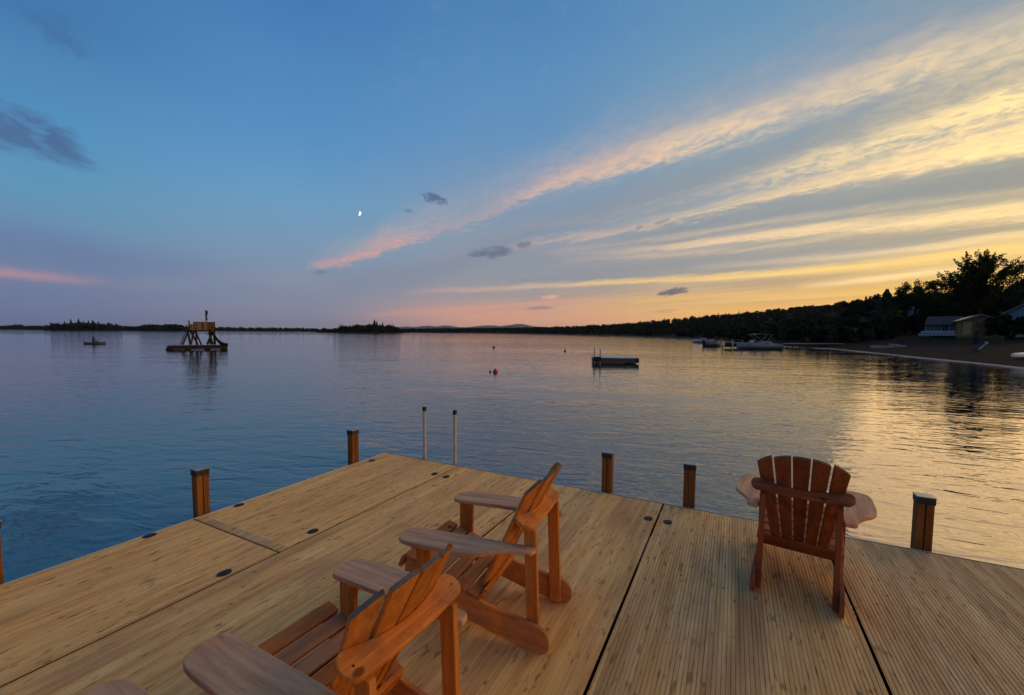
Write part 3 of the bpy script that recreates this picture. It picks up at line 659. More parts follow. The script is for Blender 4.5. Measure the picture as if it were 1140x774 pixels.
# ------------------------------------------------------------------ dock
AZD = rad(27.6)
K = at(430, 504, ZD)
VD = Vector((math.sin(AZD), math.cos(AZD), 0)); WD = Vector((VD.y, -VD.x, 0))
def dk_pt(s, t, z=ZD): p = K + WD * s - VD * t; return Vector((p.x, p.y, z))
def deck_mat():
    m, g, b = mat('ribbed_deck_wood')
    tc = g.n('ShaderNodeTexCoord').outputs['Object']; s = g.n('ShaderNodeSeparateXYZ'); g.put(s.inputs[0], tc)
    x, y = s.outputs[0], s.outputs[1]
    oi = g.n('ShaderNodeObjectInfo').outputs['Random']; off = g.mul(oi, 13.0)
    # boards about 14 cm wide, each with its own tint and grain
    bw = g.div(x, .1475); bi = g.m('FLOOR', bw); wn = g.n('ShaderNodeTexWhiteNoise', noise_dimensions='2D'); g.put(wn.inputs['Vector'], g.vec(bi, oi))
    br = wn.outputs['Value']
    gx = g.add(x, g.mul(br, 3.0)); gy = g.add(y, g.add(g.mul(br, 9.0), off))
    n1 = g.noise(g.vec(g.mul(gx, 18.0), g.mul(gy, 1.1)), 1.0, 6, .62, .2)
    n2 = g.noise(g.vec(g.mul(gx, 60.0), g.mul(gy, 5.0)), 1.0, 3, .6, .2)
    big = g.noise(g.vec(g.mul(gx, .8), g.mul(gy, .55), off), 1.0, 4, .6, .5)
    dash = g.noise(g.vec(g.mul(gx, 34.0), g.mul(gy, 7.5), 5.0), 1.0, 2, .5, .1)
    kn = g.n('ShaderNodeTexVoronoi'); g.put(kn.inputs['Vector'], g.vec(g.mul(gx, 11.0), g.mul(gy, 6.5), off)); kn.inputs['Scale'].default_value = 1.0
    n3_ = g.noise(g.vec(g.mul(gx, 2.2), g.mul(gy, 1.4), 31.0), 1.0, 2, .5)
    kr = g.smooth(kn.outputs['Distance'], .16, .05)
    gold = g.mix(g.smooth(n1, .3, .7), lin((252, 196, 114)) + (1,), lin((224, 156, 82)) + (1,))
    grey = g.mix(g.smooth(n1, .3, .7), lin((222, 180, 126)) + (1,), lin((184, 143, 95)) + (1,))
    # weathering differs from panel to panel: greyer away from the left edge
    att = g.n('ShaderNodeObjectInfo'); a = g.n('ShaderNodeSeparateXYZ'); g.put(a.inputs[0], att.outputs['Color'])
    w = a.outputs[0]
    c = g.mix(g.smooth(g.add(w, g.mul(g.sub(big, .5), 1.5)), .15, .85), gold, grey)
    c = g.mix(g.mul(g.smooth(big, .50, .70), .40), c, lin((186, 112, 54)) + (1,))
    val = g.smooth(br, 0, 1, .90, 1.07, 'LINEAR'); c = g.mix(1.0, c, g.vec(val, val, val), 'MULTIPLY')
    c = g.mix(g.mul(g.mul(g.smooth(dash, .575, .70), .62), g.smooth(big, .66, .40, .3, 1.0)), c, lin((92, 62, 34)) + (1,))
    c = g.mix(g.mul(g.smooth(n2, .58, .75), .35), c, lin((104, 76, 44)) + (1,))
    c = g.mix(g.mul(g.mul(kr, g.smooth(n3_, .40, .56)), .65), c, lin((84, 54, 30)) + (1,))
    # dirt lying in the grooves
    gz = g.smooth(s.outputs[2], -.0006, -.0024); c = g.mix(g.mul(gz, g.smooth(n3_, .35, .65, .25, .62)), c, lin((72, 54, 36)) + (1,))
    c = g.mix(g.smooth(s.outputs[2], -.0045, -.007), c, lin((30, 24, 18)) + (1,))  # panel sides darkened along the seams: gap shade put into the colour
    g.put(b.inputs['Base Color'], c); g.put(b.inputs['Roughness'], g.smooth(n1, .3, .7, .58, .80))
    b.inputs['Specular IOR Level'].default_value = .35
    bn = g.n('ShaderNodeBump'); bn.inputs['Strength'].default_value = .5; bn.inputs['Distance'].default_value = .0012
    g.put(bn.inputs['Height'], g.add(n1, g.mul(n2, .6))); g.put(b.inputs['Normal'], bn.outputs[0])
    return m
DECKM = deck_mat()
FASCIA = wood('fascia_wood', (150, 112, 66), (120, 88, 52), (64, 44, 28), 0, .7, (120, 110, 96), .3)
PITCH, RIB, DEEP, TH = .0210, .0135, .0042, .038
dock = empty('dock', (K.x, K.y, ZD), -AZD, 'golden ribbed wooden dock carrying the four lounge chairs', 'dock')
def panel(s0, s1, t0, t1, wear, caps):
    RIB = .0184 if s0 < 3.6 else .0168; DEEP = .0016 if s0 < 3.6 else .0024
    # ribbed panel: real grooves running along the dock
    nn = int((s1 - s0) / PITCH); xs = [s0]; zs = [0.0]; off = ((s1 - s0) - nn * PITCH) / 2
    for i in range(nn):
        a = s0 + off + i * PITCH + (PITCH - RIB) / 2; b_ = a + RIB
        if i == 0: xs += [a]; zs += [-DEEP]; xs[-1] = a - .0012; xs += [a]; zs += [0.0]
        else: xs += [a - .0012, a]; zs += [-DEEP, 0.0]
        xs += [b_, b_ + .0012]; zs += [0.0, -DEEP]
    xs += [s1]; zs += [0.0]; xs[-2] = min(xs[-2], s1 - .0012); zs[-2] = 0.0
    n = len(xs); V = []; F = []
    ys = [-t0, -t1]
    for y in ys: V += [(x, y, z) for x, z in zip(xs, zs)]
    for i in range(n - 1): F.append((n + i, n + i + 1, i + 1, i))
    b0 = len(V); V += [(s0, -t0, -TH), (s1, -t0, -TH), (s1, -t1, -TH), (s0, -t1, -TH)]
    me = bpy.data.meshes.new('deck_panel')
    F += [(0, b0, b0 + 3, n), (n - 1, 2 * n - 1, b0 + 2, b0 + 1), (b0, b0 + 1, b0 + 2, b0 + 3), tuple(list(range(n)) + [b0 + 1, b0]), tuple(list(range(2 * n - 1, n - 1, -1)) + [b0 + 3, b0 + 2])]
    me.from_pydata(V, [], F); me.materials.append(DECKM)
    o = bpy.data.objects.new('deck_panel', me); COL.objects.link(o); o.parent = dock; o.color = (wear, 0, 0, 1)
    for (s, t) in caps:
        q = MB(); q.tube([(0, 0, -.004), (0, 0, .0042), (0, 0, .0055)], [.037, .037, .034], 24, True, False)
        q.tube([(0, 0, .0056), (0, 0, .0080)], [.022, .020], 20, True, False)
        cpo = q.build('bolt_cap', BLACKP, o, loc=(s, -t, 0.0))
        cpo.scale = (1, 1.25, 1)
    return o
GAP = .018
panel(0.012, 1.22 - GAP, .012, 2.362, .10, [(.10, .36), (1.135, .385), (.05, 2.0), (1.14, 2.02)])
panel(0.012, 1.22 - GAP, 2.374, 4.75, .22, [(.04, 2.70), (1.14, 2.72)])
panel(0.012, 1.22 - GAP, 4.762, 8.0, .3, [])
for i, (s0, s1, w, cc) in enumerate(((1.22, 2.445, .28, [(1.315, .40)]), (2.445, 3.66, .38, [(3.58, .425)]), (3.66, 4.925, .56, [(3.745, .42)]), (4.925, 6.15, .70, []), (6.15, 7.37, .8, []), (7.37, 8.6, .8, []))):
    panel(s0, s1 - GAP, .012, 4.75, w, cc); panel(s0, s1 - GAP, 4.762, 8.0, w, [])
# the flat cross board at the joint of the left panels, set a hair proud
q = MB(); q.box((.613, -2.322, -.0005), (1.186, .07, .007)); jb = q.build('joint_board', DECKM, dock, .001); jb.color = (.55, 0, 0, 1)
q = MB(); q.box((4.306, .002, -.048), (8.60, .018, .105)); q.build('edge_trim', ALU, dock, .003)
q = MB(); q.box((.001, -4.0, -.048), (.020, 7.98, .105)); q.build('edge_trim', ALU, dock, .003)
q = MB(); q.box((4.3, -.03, -.22), (8.5, .04, .22)); q.box((.04, -4.0, -.22), (.04, 7.9, .22))
for s in (.6, 1.82, 3.05, 4.3, 5.5, 6.7): q.box((s, -4.0, -.17), (.05, 7.8, .2))
q.build('joist_frame', FASCIA, dock)
q = MB()
for s in (.6, 2.6, 4.6, 6.6): q.box((s, -2.0, -.47), (.9, 2.6, .32)); q.box((s, -6.0, -.47), (.9, 2.6, .32))
q.build('float', BLACKP, dock, .05)

# posts: two boards with a gap under a metal cap
def post(s, t, ax, label, h=.415):
    p = dk_pt(s, t, 0); e = empty('dock_post', (p.x, p.y, -1.2), -AZD + (PI / 2 if ax else 0), label, 'post', 'capped timber posts along the dock edge')
    top = ZD + h + 1.2
    for sg in (-1, 1):
        MB().box((sg * .0275, 0, (top - .01) / 2), (.048, .088, top - .01)).build('timber', POSTW, e, .004)
    c = MB(); c.box((0, 0, top - .028), (.112, .098, .052)); co = c.build('cap', POSTCAPD, e, .004)
    c = MB(); c.box((0, 0, top + .0015), (.118, .104, .009)); c.build('cap_plate', POSTCAP, co, .003)
    return e
post(-.072, 2.262, 1, 'amber double board post on the left dock edge beside the cross joint')
post(-.072, .506, 1, 'amber double board post nearest the far corner of the dock')
post(-.080, 3.515, 1, 'amber double board post cut off by the left edge of the picture')
post(3.07, -.070, 0, 'dark capped post on the front edge behind the middle chair, left of the black seam')
post(3.875, -.070, 0, 'dark capped post on the front edge just right of the black seam')
post(5.575, -.070, 0, 'dark capped post standing right of the lone chair against golden water')

# swim ladder: two pale square poles
e = empty('swim_ladder', tuple(dk_pt(.876, -.05, ZD)), -AZD, 'pale swim ladder with two tall square poles near the dock corner', 'ladder')
for sx_ in (-.243, .243):
    q = MB(); q.box((sx_, 0, -.2), (.034, .034, 1.70)); r_ = q.build('rail', WHITEP, e, .003)
    q = MB(); q.box((sx_, 0, .66), (.040, .040, .055)); q.build('end_cap', BLACKP, r_, .004)
for k in range(4):
    q = MB(); q.box((0, 0, -.2 - .25 * k), (.45, .05, .03)); q.build('rung', WHITEP, e, .003)

# ------------------------------------------------------------------ lounge chairs
def chair_parts(e, C):
    XZ = lambda y: frame((0, y, 0), (1, 0, 0), (0, 0, 1))
    # sloping side rails that end in rounded rear feet
    ro = rounded([(.872, .342), (.484, .226), (.34, .184), (.052, .146), (-.014, .108), (-.012, .0), (.105, .0), (.30, .030), (.485, .076), (.80, .176), (.895, .235)],
                 [.02, .0, .0, .05, .05, .055, .05, 0, 0, 0, .03])
    for sg in (-1, 1): MB().prism(ro, .024, XZ(sg * .230)).build('side_rail', C['x'], e, .003)
    # front legs outside the rails, each with a curved bracket under the arm
    for sg in (-1, 1):
        lg = MB().box((.740, sg * .2545, .2535), (.098, .0245, .507)).build('front_leg', C['z'], e, .003)
        br = [(0, .507), (.105, .507), (.103, .486)] + [(.103 - .088 * math.sin(t * PI / 2), .486 - .155 * (1 - math.cos(t * PI / 2))) for t in (.15, .3, .45, .6, .75, .9, 1.0)] + [(0, .30)]
        MB().prism([(sg * x, z) for x, z in br], .024, Matrix(((0, 0, 1, .740), (1, 0, 0, sg * .2670), (0, 1, 0, 0), (0, 0, 0, 1)))).build('arm_bracket', C['z'], lg, .003)
    # rear posts inside the rails
    for sg in (-1, 1):
        MB().prism([(.050, .012), (.118, .012), (.142, .652), (.074, .638)], .029, XZ(sg * .2025)).build('rear_post', C['z'], e, .003)
    # seat slats follow the top of the rails
    st = MB(); path = [(.872, .3435), (.484, .2275), (.36, .190)]
    x, wd, gp = .880, .0725, .0115
    for k in range(6):
        xa = x - k * (wd + gp); xb = xa - wd; xm = (xa + xb) / 2
        zf = lambda v: float(np.interp(v, [.34, .484, .90], [.1862, .2265, .3505])) + .0115
        tx = Vector((xa - xb, 0, zf(xa) - zf(xb))).normalized(); R = Matrix((tx, (0, 1, 0), Vector((-tx.z, 0, tx.x)))).transposed()
        st.box((xm, 0, zf(xm)), (wd, .503, .021), R)
    R = Matrix.Rotation(rad(-62), 3, 'Y').transposed(); st.box((.906, 0, .312), (.021, .503, .068), Matrix.Rotation(rad(-24), 3, 'Y'))
    st.build('seat', C['seat'], e, .0035)
    # fan of five back slats, gently dished
    u = Vector((-.486, 0, .874)); nf = Vector((.874, 0, .486)); B0 = Vector((.412, 0, .212)); kc = 1.0
    bk = MB(); tp = MB()
    for i in range(-2, 3):
        yb, yt = i * .0655, i * .1010; wb, wtp = .0275, .0462
        L = lambda y: .815 - 2.0 * y * y - (0.0)
        pb = B0 + Vector((0, yb, 0)); pt = B0 + u * L(yt) + Vector((0, yt, 0)) + nf * (kc * yt * yt)
        ya = (pt - pb).normalized(); phi = math.atan(2 * kc * (yb + yt) / 2)
        xa = Vector((0, 1, 0)) * math.cos(phi) + nf * math.sin(phi); xa = (xa - ya * xa.dot(ya)).normalized()
        Ln = (pt - pb).length; out = [(wb, 0), (-wb, 0)]
        f = lambda q: (L(yt + q) - L(yt)) * 1.0
        out += [(-wtp, Ln + f(-wtp)), (-wtp / 2, Ln + f(-wtp / 2)), (0, Ln), (wtp / 2, Ln + f(wtp / 2)), (wtp, Ln + f(wtp))]
        bk.prism(out, .021, frame(pb, xa, ya))
    bko = bk.build('backrest', C['z2'], e, .004); bko.data.materials.append(CH_TOP)
    for pl in bko.data.polygons:
        if pl.normal.dot(u) > .55: pl.material_index = 1
    # broad curved brace on the posts, leaning with the back
    P = B0 + u * ((.690 - .212) / .874) - nf * .0115
    ex = Vector((.927, 0, .375)); fe = lambda y: -.002 + .95 * y * y; re = lambda y: -.070 + .18 * y * y
    ysx = [-.22 + .44 * k / 14 for k in range(15)]
    oo = [(fe(y), y) for y in ysx] + [(.0465, .236), (.0430, .250), (.0340, .262), (.0200, .270), (.0, .274), (-.0200, .272), (-.0380, .264), (-.0520, .252), (-.0600, .238)] + [(re(y), y) for y in ysx[::-1]] + [(-.0600, -.238), (-.0520, -.252), (-.0380, -.264), (-.0200, -.272), (.0, -.274), (.0200, -.270), (.0340, -.262), (.0430, -.250), (.0465, -.236)]
    bo = MB().prism(oo, .024, frame(P, ex, (0, 1, 0))).build('back_brace', C['y'], e, .005)
    for sg in (-1, 1):
        q = P + ex * -.015 + Vector((0, sg * .235, 0)) + Vector((-.375, 0, .927)) * .0118
        MB().tube([q, q + Vector((-.375, 0, .927)) * .0012], .0042, 10, True, False).build('screw', BLACKP, bo)
    # low rail across the foot of the back
    q = P = B0 - nf * .0235 + u * .015
    MB().box(q, (.021, .434, .092), Matrix((nf, (0, 1, 0), u)).transposed()).build('lower_rail', C['y'], e, .003)
    # arms: narrow at the post, broad towards the rounded front
    ao = spline([(.078, .224), (.064, .250), (.082, .284), (.165, .296), (.250, .330), (.330, .378), (.430, .402), (.600, .404), (.740, .400), (.812, .382), (.844, .340), (.848, .280), (.828, .236), (.770, .222), (.500, .221), (.250, .221)], 5)
    for sg in (-1, 1):
        MB().prism([(a, sg * b_) for a, b_ in ao], .0245, Matrix.Translation((.10, 0, .548)) @ Matrix.Rotation(rad(2.3), 4, 'Y') @ Matrix.Translation((-.10, 0, 0))).build('arm', C['arm'], e, .005, 3)
CA = dict(x=CH['x'], y=CH['y'], z=CH['z'], z2=CH['z'], seat=CH_SEAT, arm=CH_ARM)
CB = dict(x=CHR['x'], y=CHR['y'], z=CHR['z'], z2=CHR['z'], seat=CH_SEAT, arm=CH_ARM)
def chair_pose(e, o, az): e.location = (o.x, o.y, ZD + .001); e.rotation_euler = (0, 0, rad(90 - az))
GC = 'slatted lounge chairs on the dock'
ch = empty('lounge_chair', (0, 0, 0), 0, 'orange slatted lounge chair seen from its side in the middle of the dock', 'chair', GC)
chair_parts(ch, CA)
def feet(a, b): p, q = at(*a, ZD), at(*b, ZD); return (p + q) / 2, math.degrees(math.atan2(*( (q - p).to_2d().orthogonal() )))
o_, az_ = feet((608, 731), (635, 670)); chair_pose(ch, o_, -67.3)
ch2 = copy_tree(ch); tag(ch2, 'orange lounge chair, largest in view, cut off by the bottom edge')
AZF = -60.5
tip = (at(215, 727, ZD + .515) + at(387, 628, ZD + .515)) / 2; fF = Vector((math.sin(rad(AZF)), math.cos(rad(AZF)), 0))
chair_pose(ch2, tip - fF * .845, AZF)
ch3 = copy_tree(ch); tag(ch3, 'orange lounge chair of which only a pale arm tip shows at the bottom left edge')
AZ4 = -58; f4 = Vector((math.sin(rad(AZ4)), math.cos(rad(AZ4)), 0)); r4 = Vector((f4.y, -f4.x, 0))
chair_pose(ch3, at(98, 771, ZD + .515) - f4 * .86 - r4 * .31, AZ4)
chb = empty('lounge_chair', (0, 0, 0), 0, 'slatted lounge chair with shade put into its wood colour, alone at the front edge, its back to us', 'chair', GC)
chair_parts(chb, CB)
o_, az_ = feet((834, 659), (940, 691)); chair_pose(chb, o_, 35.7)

# ------------------------------------------------------------------ things on the water
def wpos(px, py): return at(px, py, 0.0)
# swim platform
p = wpos(688, 405); D = p.y
e = empty('swim_platform', (p.x, p.y + 1.1, 0), rad(-9), 'low white topped swim platform with a ladder, floating alone on the lake', 'swim platform')
MB().box((0, 0, .40), (3.1, 2.4, .05)).build('deck', plain('pale_platform_top', (196, 192, 184), .6), e, .01)
q = MB(); q.box((0, -1.18, .22), (3.14, .05, .30)); q.box((0, 1.18, .22), (3.14, .05, .30)); q.box((-1.55, 0, .22), (.05, 2.31, .30)); q.box((1.55, 0, .22), (.05, 2.31, .30))
q.build('frame', plain('platform_frame', (70, 74, 80), .6), e, .008)
for x in (-1.1, 1.1):
    MB().tube([(x, -1.12, .10), (x, 1.12, .10)], .22, 14).build('float', BLACKP, e)
q = MB()
for x in (-1.45, -1.05):
    q.tube([(x, -1.22, -.5), (x, -1.22, .95), (x, -1.17, 1.03), (x, -1.0, 1.03), (x, -.93, .95), (x, -.93, .42)], .036, 8)
for z in (-.2, .08, .36): q.tube([(-1.45, -1.22, z), (-1.05, -1.22, z)], .022, 6)
q.build('ladder', WHITEP, e)
q = MB(); q.box((-1.25, -1.24, .30), (.5, .05, .34)); q.build('bumper', BLACKP, e, .02); q = MB(); q.box((1.45, -1.24, .26), (.22, .05, .30)); q.build('bumper', BLACKP, e, .02)

# slide tower raft
p = wpos(220, 389.3); D = p.y; px = D / CF
SA = math.atan2(p.x, p.y); rc = p + Vector((math.sin(SA), math.cos(SA), 0)) * 1.7
e = empty('slide_tower_raft', (rc.x, rc.y, 0), -SA, 'dark wooden raft with a braced lookout tower, slide and flag pole on the water', 'raft')
def X(a): return (a - 220) * px * math.cos(SA)
def Z(b): return (389.3 - b) * px
q = MB(); q.box((0, 0, .36), (X(253) - X(187), 3.4, .10)); q.build('raft_deck', DARKW, e, .01)
q = MB(); q.box((0, -1.66, .20), (X(252) - X(188), .08, .26)); q.box((0, 1.66, .20), (X(252) - X(188), .08, .26)); q.box((X(188.5), 0, .2), (.08, 3.24, .26)); q.box((X(251.5), 0, .2), (.08, 3.24, .26)); q.build('raft_frame', DARKW, e)
for x in (-2.5, -.9, .9, 2.5): MB().tube([(x, -1.5, .05), (x, 1.5, .05)], .26, 12).build('barrel', BLACKP, e)
def legset(y):
    for a, b_ in (((212, 384), (209.5, 368)), ((212.5, 384), (217, 368)), ((220.5, 384), (212.5, 368)), ((219, 384), (219, 367)), ((224.5, 384), (218.5, 370)), ((235.5, 384), (235, 368)), ((231.5, 384), (237, 372)), ((238, 384), (234, 371)), ((240.5, 384), (240, 367))):
        MB().tube([(X(a[0]), y, Z(a[1])), (X(b_[0]), y * .82, Z(b_[1]))], .085, 6, True, False).build('strut', DARKW, e)
legset(-1.35); legset(1.35)
q = MB(); q.box(((X(208) + X(241)) / 2, 0, Z(368.2)), (X(241) - X(208), 2.7, .14)); q.build('platform', DARKW, e)
def rail(x0, x1, y0, y1, z0, z1):
    q = MB(); n = max(3, int(math.hypot(x1 - x0, y1 - y0) / .16)); dd = Vector((x1 - x0, y1 - y0, 0)) / n
    for k in range(n):
        c = Vector((x0, y0, 0)) + dd * (k + .5); a = math.atan2(dd.y, dd.x)
        q.box((c.x, c.y, (z0 + z1) / 2), (dd.length * .94, .03, z1 - z0), Matrix.Rotation(a, 3, 'Z'))
    q.build('board_railing', PANELW, e)
rail(X(217), X(240.5), -1.34, -1.34, Z(367.6), Z(358.3)); rail(X(217), X(240.5), 1.34, 1.34, Z(367.6), Z(358.3)); rail(X(240.6), X(240.6), -1.3, -.45, Z(367.6), Z(358.3)); rail(X(240.6), X(240.6), .45, 1.3, Z(367.6), Z(358.3))
rail(X(212), X(216.5), -1.34, -1.34, Z(367.6), Z(361)); rail(X(212), X(216.5), 1.34, 1.34, Z(367.6), Z(361))
for a, top in ((208.5, 362), (211.5, 357), (217, 359), (229, 358), (240.5, 358)):
    MB().box((X(a), -1.28, (Z(368) + Z(top)) / 2), (.10, .10, Z(top) - Z(368))).build('corner_post', DARKW, e)
    MB().box((X(a), 1.28, (Z(368) + Z(top)) / 2), (.10, .10, Z(top) - Z(368))).build('corner_post', DARKW, e)
q = MB(); q.tube([(X(231.2), -.2, Z(368)), (X(231.0), -.2, Z(352)), (X(230.8), -.2, Z(344.5))], [.05, .045, .03], 8)
po = q.build('flag_pole', DARKW, e)
fl = []
for k in range(9):
    z = Z(345) - k * .14; fl.append((math.sin(k * .9) * .05, z))
q = MB(); o1_ = [(X(231.0) - .03, z) for a, z in fl] + [(X(231.0) + .16 + a, z) for a, z in fl[::-1]]
q.prism(o1_, .05, frame((0, -.2, 0), (1, 0, 0), (0, 0, 1))); q.build('furled_flag', plain('furled_flag_cloth', (40, 40, 52), .9), po)
# slide: a trough curving down to the water
SL = spline([(X(234), Z(367.5)), (X(238), Z(371)), (X(242), Z(377)), (X(246), Z(381.5)), (X(250), Z(383.8)), (X(255.5), Z(384.9))], 5, False)
q = MB(); vs = []; fs = []; m_ = 9
for (x, z) in SL:
    for k in range(m_):
        a = PI * (k / (m_ - 1)); vs.append((x, math.cos(a) * .42 - .95, z + .22 - math.sin(a) * .30))
    for k in range(m_):
        a = PI * (1 - k / (m_ - 1)); vs.append((x, math.cos(a) * .50 - .95, z + .22 - math.sin(a) * .46))
r2 = 2 * m_
for i in range(len(SL) - 1):
    for k in range(r2): fs.append((i * r2 + k, i * r2 + (k + 1) % r2, (i + 1) * r2 + (k + 1) % r2, (i + 1) * r2 + k))
fs += [tuple(range(r2)), tuple(range((len(SL) - 1) * r2, len(SL) * r2))[::-1]]
q.raw(vs, fs, True); q.build('slide', plain('dark_slide_plastic', (30, 32, 40), .35), e)
MB().tube([(X(251.0), -.95, .3), (X(251.2), -.95, Z(384.6))], .06, 6).build('strut', DARKW, e)
# ladder on the left
q = MB()
for y in (-.3, .3): q.box(((X(201) + X(208.5)) / 2, y, (Z(384) + Z(368)) / 2), (.07, .06, math.hypot(X(208.5) - X(201), Z(368) - Z(384))), Matrix.Rotation(math.atan2(X(208.5) - X(201), Z(368) - Z(384)), 3, 'Y'))
for k in range(6):
    t = (k + .5) / 6; q.box((X(201) + (X(208.5) - X(201)) * t, 0, Z(384) + (Z(368) - Z(384)) * t), (.14, .58, .04))
q.build('ladder', DARKW, e)
for y in (-1.0, 1.0): MB().tube([(X(203.5), y, Z(384)), (X(211), y, Z(368))], .07, 6, True, False).build('strut', DARKW, e)

# kayak with its paddler
p = wpos(105.5, 383.2)
ka = empty('kayak', (p.x, p.y, 0), rad(6), 'small kayak out on the mauve water with a paddler aboard', 'kayak')
L = 3.0; vs = []; fs = []; NS, NR = 17, 10
for i in range(NS):
    u = i / (NS - 1) * 2 - 1; w = .36 * (1 - abs(u) ** 2.4) + .012; sheer = .22 + .13 * abs(u) ** 3
    for k in range(NR):
        a = 2 * PI * k / NR; y = math.cos(a) * w; z = math.sin(a)
        vs.append((u * L / 2, y, sheer * .5 + z * (sheer * .5 + .05) if z > 0 else sheer * .5 + z * (sheer * .5 + .10)))
for i in range(NS - 1):
    for k in range(NR): fs.append((i * NR + k, i * NR + (k + 1) % NR, (i + 1) * NR + (k + 1) % NR, (i + 1) * NR + k))
fs += [tuple(range(NR))[::-1], tuple(range((NS - 1) * NR, NS * NR))]
q = MB(); q.raw(vs, fs, True); q.build('hull', plain('kayak_plastic', (86, 82, 84), .5), ka)
q = MB(); rim = [(math.cos(a) * .42 - .05, math.sin(a) * .26, .262 + .02) for a in [2 * PI * k / 20 for k in range(21)]]; q.tube(rim, .025, 6, False); q.build('cockpit_rim', BLACKP, ka)
def figure(name, J, Ed, loc, rz, mat, label, root=0):
    me = bpy.data.meshes.new(name); me.from_pydata([j[:3] for j in J], Ed, []); o = bpy.data.objects.new(name, me); COL.objects.link(o)
    sk = o.modifiers.new('skin', 'SKIN'); sk.use_smooth_shade = True
    for i, j in enumerate(J): me.skin_vertices[0].data[i].radius = (j[3], j[4] if len(j) > 4 else j[3])
    me.skin_vertices[0].data[root].use_root = True
    ss = o.modifiers.new('sub', 'SUBSURF'); ss.levels = 1; ss.render_levels = 2
    me.materials.append(mat); o.location = loc; o.rotation_euler = (0, 0, rz); tag(o, label, 'person'); return o
CLO = plain('dark_clothes', (38, 40, 52), .85); SKINM = plain('skin', (150, 108, 88), .6, 0, .06); HAIRM = plain('dark_hair', (36, 28, 24), .8)
J = [(-.16, 0, .26, .15, .12), (-.19, 0, .50, .15, .10), (-.17, 0, .72, .17, .10), (-.16, 0, .80, .07, .06), (-.13, 0, .90, .085, .095), (-.12, 0, 1.0, .07, .08),
     (-.15, .19, .70, .055), (.02, .26, .50, .045), (.24, .30, .56, .035), (.30, .30, .57, .035), (-.15, -.19, .70, .055), (.02, -.26, .50, .045), (.24, -.30, .50, .035), (.30, -.30, .50, .035),
     (-.08, .10, .24, .09), (.32, .12, .30, .07), (.62, .10, .20, .05), (-.08, -.10, .24, .09), (.32, -.12, .30, .07), (.62, -.10, .20, .05)]
Ed = [(0, 1), (1, 2), (2, 3), (3, 4), (4, 5), (2, 6), (6, 7), (7, 8), (8, 9), (2, 10), (10, 11), (11, 12), (12, 13), (0, 14), (14, 15), (15, 16), (0, 17), (17, 18), (18, 19)]
pe = figure('person', J, Ed, (p.x, p.y, .06), rad(6), CLO, 'person in dark clothes sitting in the kayak, holding a paddle', 0)
hm = MB(); hm.lathe([(.02, .90), (.09, .93), (.105, .98), (.09, 1.04), (.04, 1.075), (.0, 1.08)], (-.135, 0, 0), 12); hm.build('hair', HAIRM, pe)
q = MB(); q.tube([(.30, -.95, .40), (.30, .95, .68)], .016, 6)
pad = MB(); pa = empty('paddle', (p.x, p.y, .06), rad(6), 'double bladed paddle held across the kayak', 'paddle')
q.build('shaft', BLACKP, pa)
for sg in (-1, 1):
    q = MB(); a = Vector((.30, .95 * sg, .54 + .14 * sg)); dv = Vector((0, .96 * sg, .28 * sg * sg * sg)).normalized()
    q.prism([(0, -.03), (.12, -.08), (.36, -.075), (.42, 0), (.36, .06), (.12, .06), (0, .03)], .02, frame(a, dv, (1, 0, .2))); q.build('blade', plain('paddle_blade', (150, 140, 120), .5), pa)

# buoys
def buoy(px, py, r, mt, label, name='mooring_buoy', stem=True):
    p = wpos(px, py); e = empty(name, (p.x, p.y, 0), 0, label, 'buoy')
    MB().lathe([(.01, -r * .6), (r * .75, -r * .35), (r, r * .25), (r * .86, r * .85), (r * .45, r * 1.25), (.02, r * 1.36)], (0, 0, 0), 16).build('float_ball', mt, e)
    if stem: MB().tube([(0, 0, r * 1.3), (0, 0, r * 1.6)], r * .16, 8).build('eye_bolt', BLACKP, e)
RED = plain('red_buoy_plastic', (206, 52, 36), .4, 0, .1); DKB = plain('dark_buoy_plastic', (44, 26, 26), .5); GRB = plain('grey_buoy_plastic', (60, 66, 76), .5)
buoy(551.5, 414.6, .135, RED, 'bright red mooring buoy on the water beyond the dock')
buoy(545.8, 414.2, .06, GRB, 'tiny grey float beside the red buoy', 'float_marker', False)
buoy(549.8, 387.4, .17, DKB, 'dark buoy far behind the red buoy')
buoy(629, 391.2, .13, DKB, 'small dark buoy left of the swim platform')

# boats
HULLW = plain('white_hull', (196, 198, 204), .35, 0, .08); HULLB = plain('blue_hull', (118, 132, 150), .35, 0, .1); HULLN = plain('navy_hull', (62, 72, 90), .35, 0, .1)
GLASS = plain('dark_tinted_glass', (34, 40, 46), .08, 0, .1); CANV = plain('grey_canvas', (120, 122, 126), .8); SEATM = plain('pale_vinyl', (150, 150, 150), .6)
def hull_mesh(L, B, H, n=15):
    vs = []; fs = []
    for i in range(n):
        u = i / (n - 1); w = B / 2 * (1 - max(0, (u - .45) / .55) ** 2.2) + .01; sh = H * (1 + .22 * max(0, u - .4) ** 2 * 2); fl = .78
        x = -L / 2 + L * u + .12 * max(0, u - .8)
        vs += [(x, -w, sh), (x, -w * fl, H * .25), (x, 0, -.15 + .35 * max(0, u - .7)), (x, w * fl, H * .25), (x, w, sh), (x, w * .9, sh - .02), (x, 0, sh - .06), (x, -w * .9, sh - .02)]
    for i in range(n - 1):
        for k in range(8): fs.append((i * 8 + k, i * 8 + (k + 1) % 8, (i + 1) * 8 + (k + 1) % 8, (i + 1) * 8 + k))
    fs += [tuple(range(8)), tuple(range((n - 1) * 8, n * 8))[::-1]]
    return vs, fs
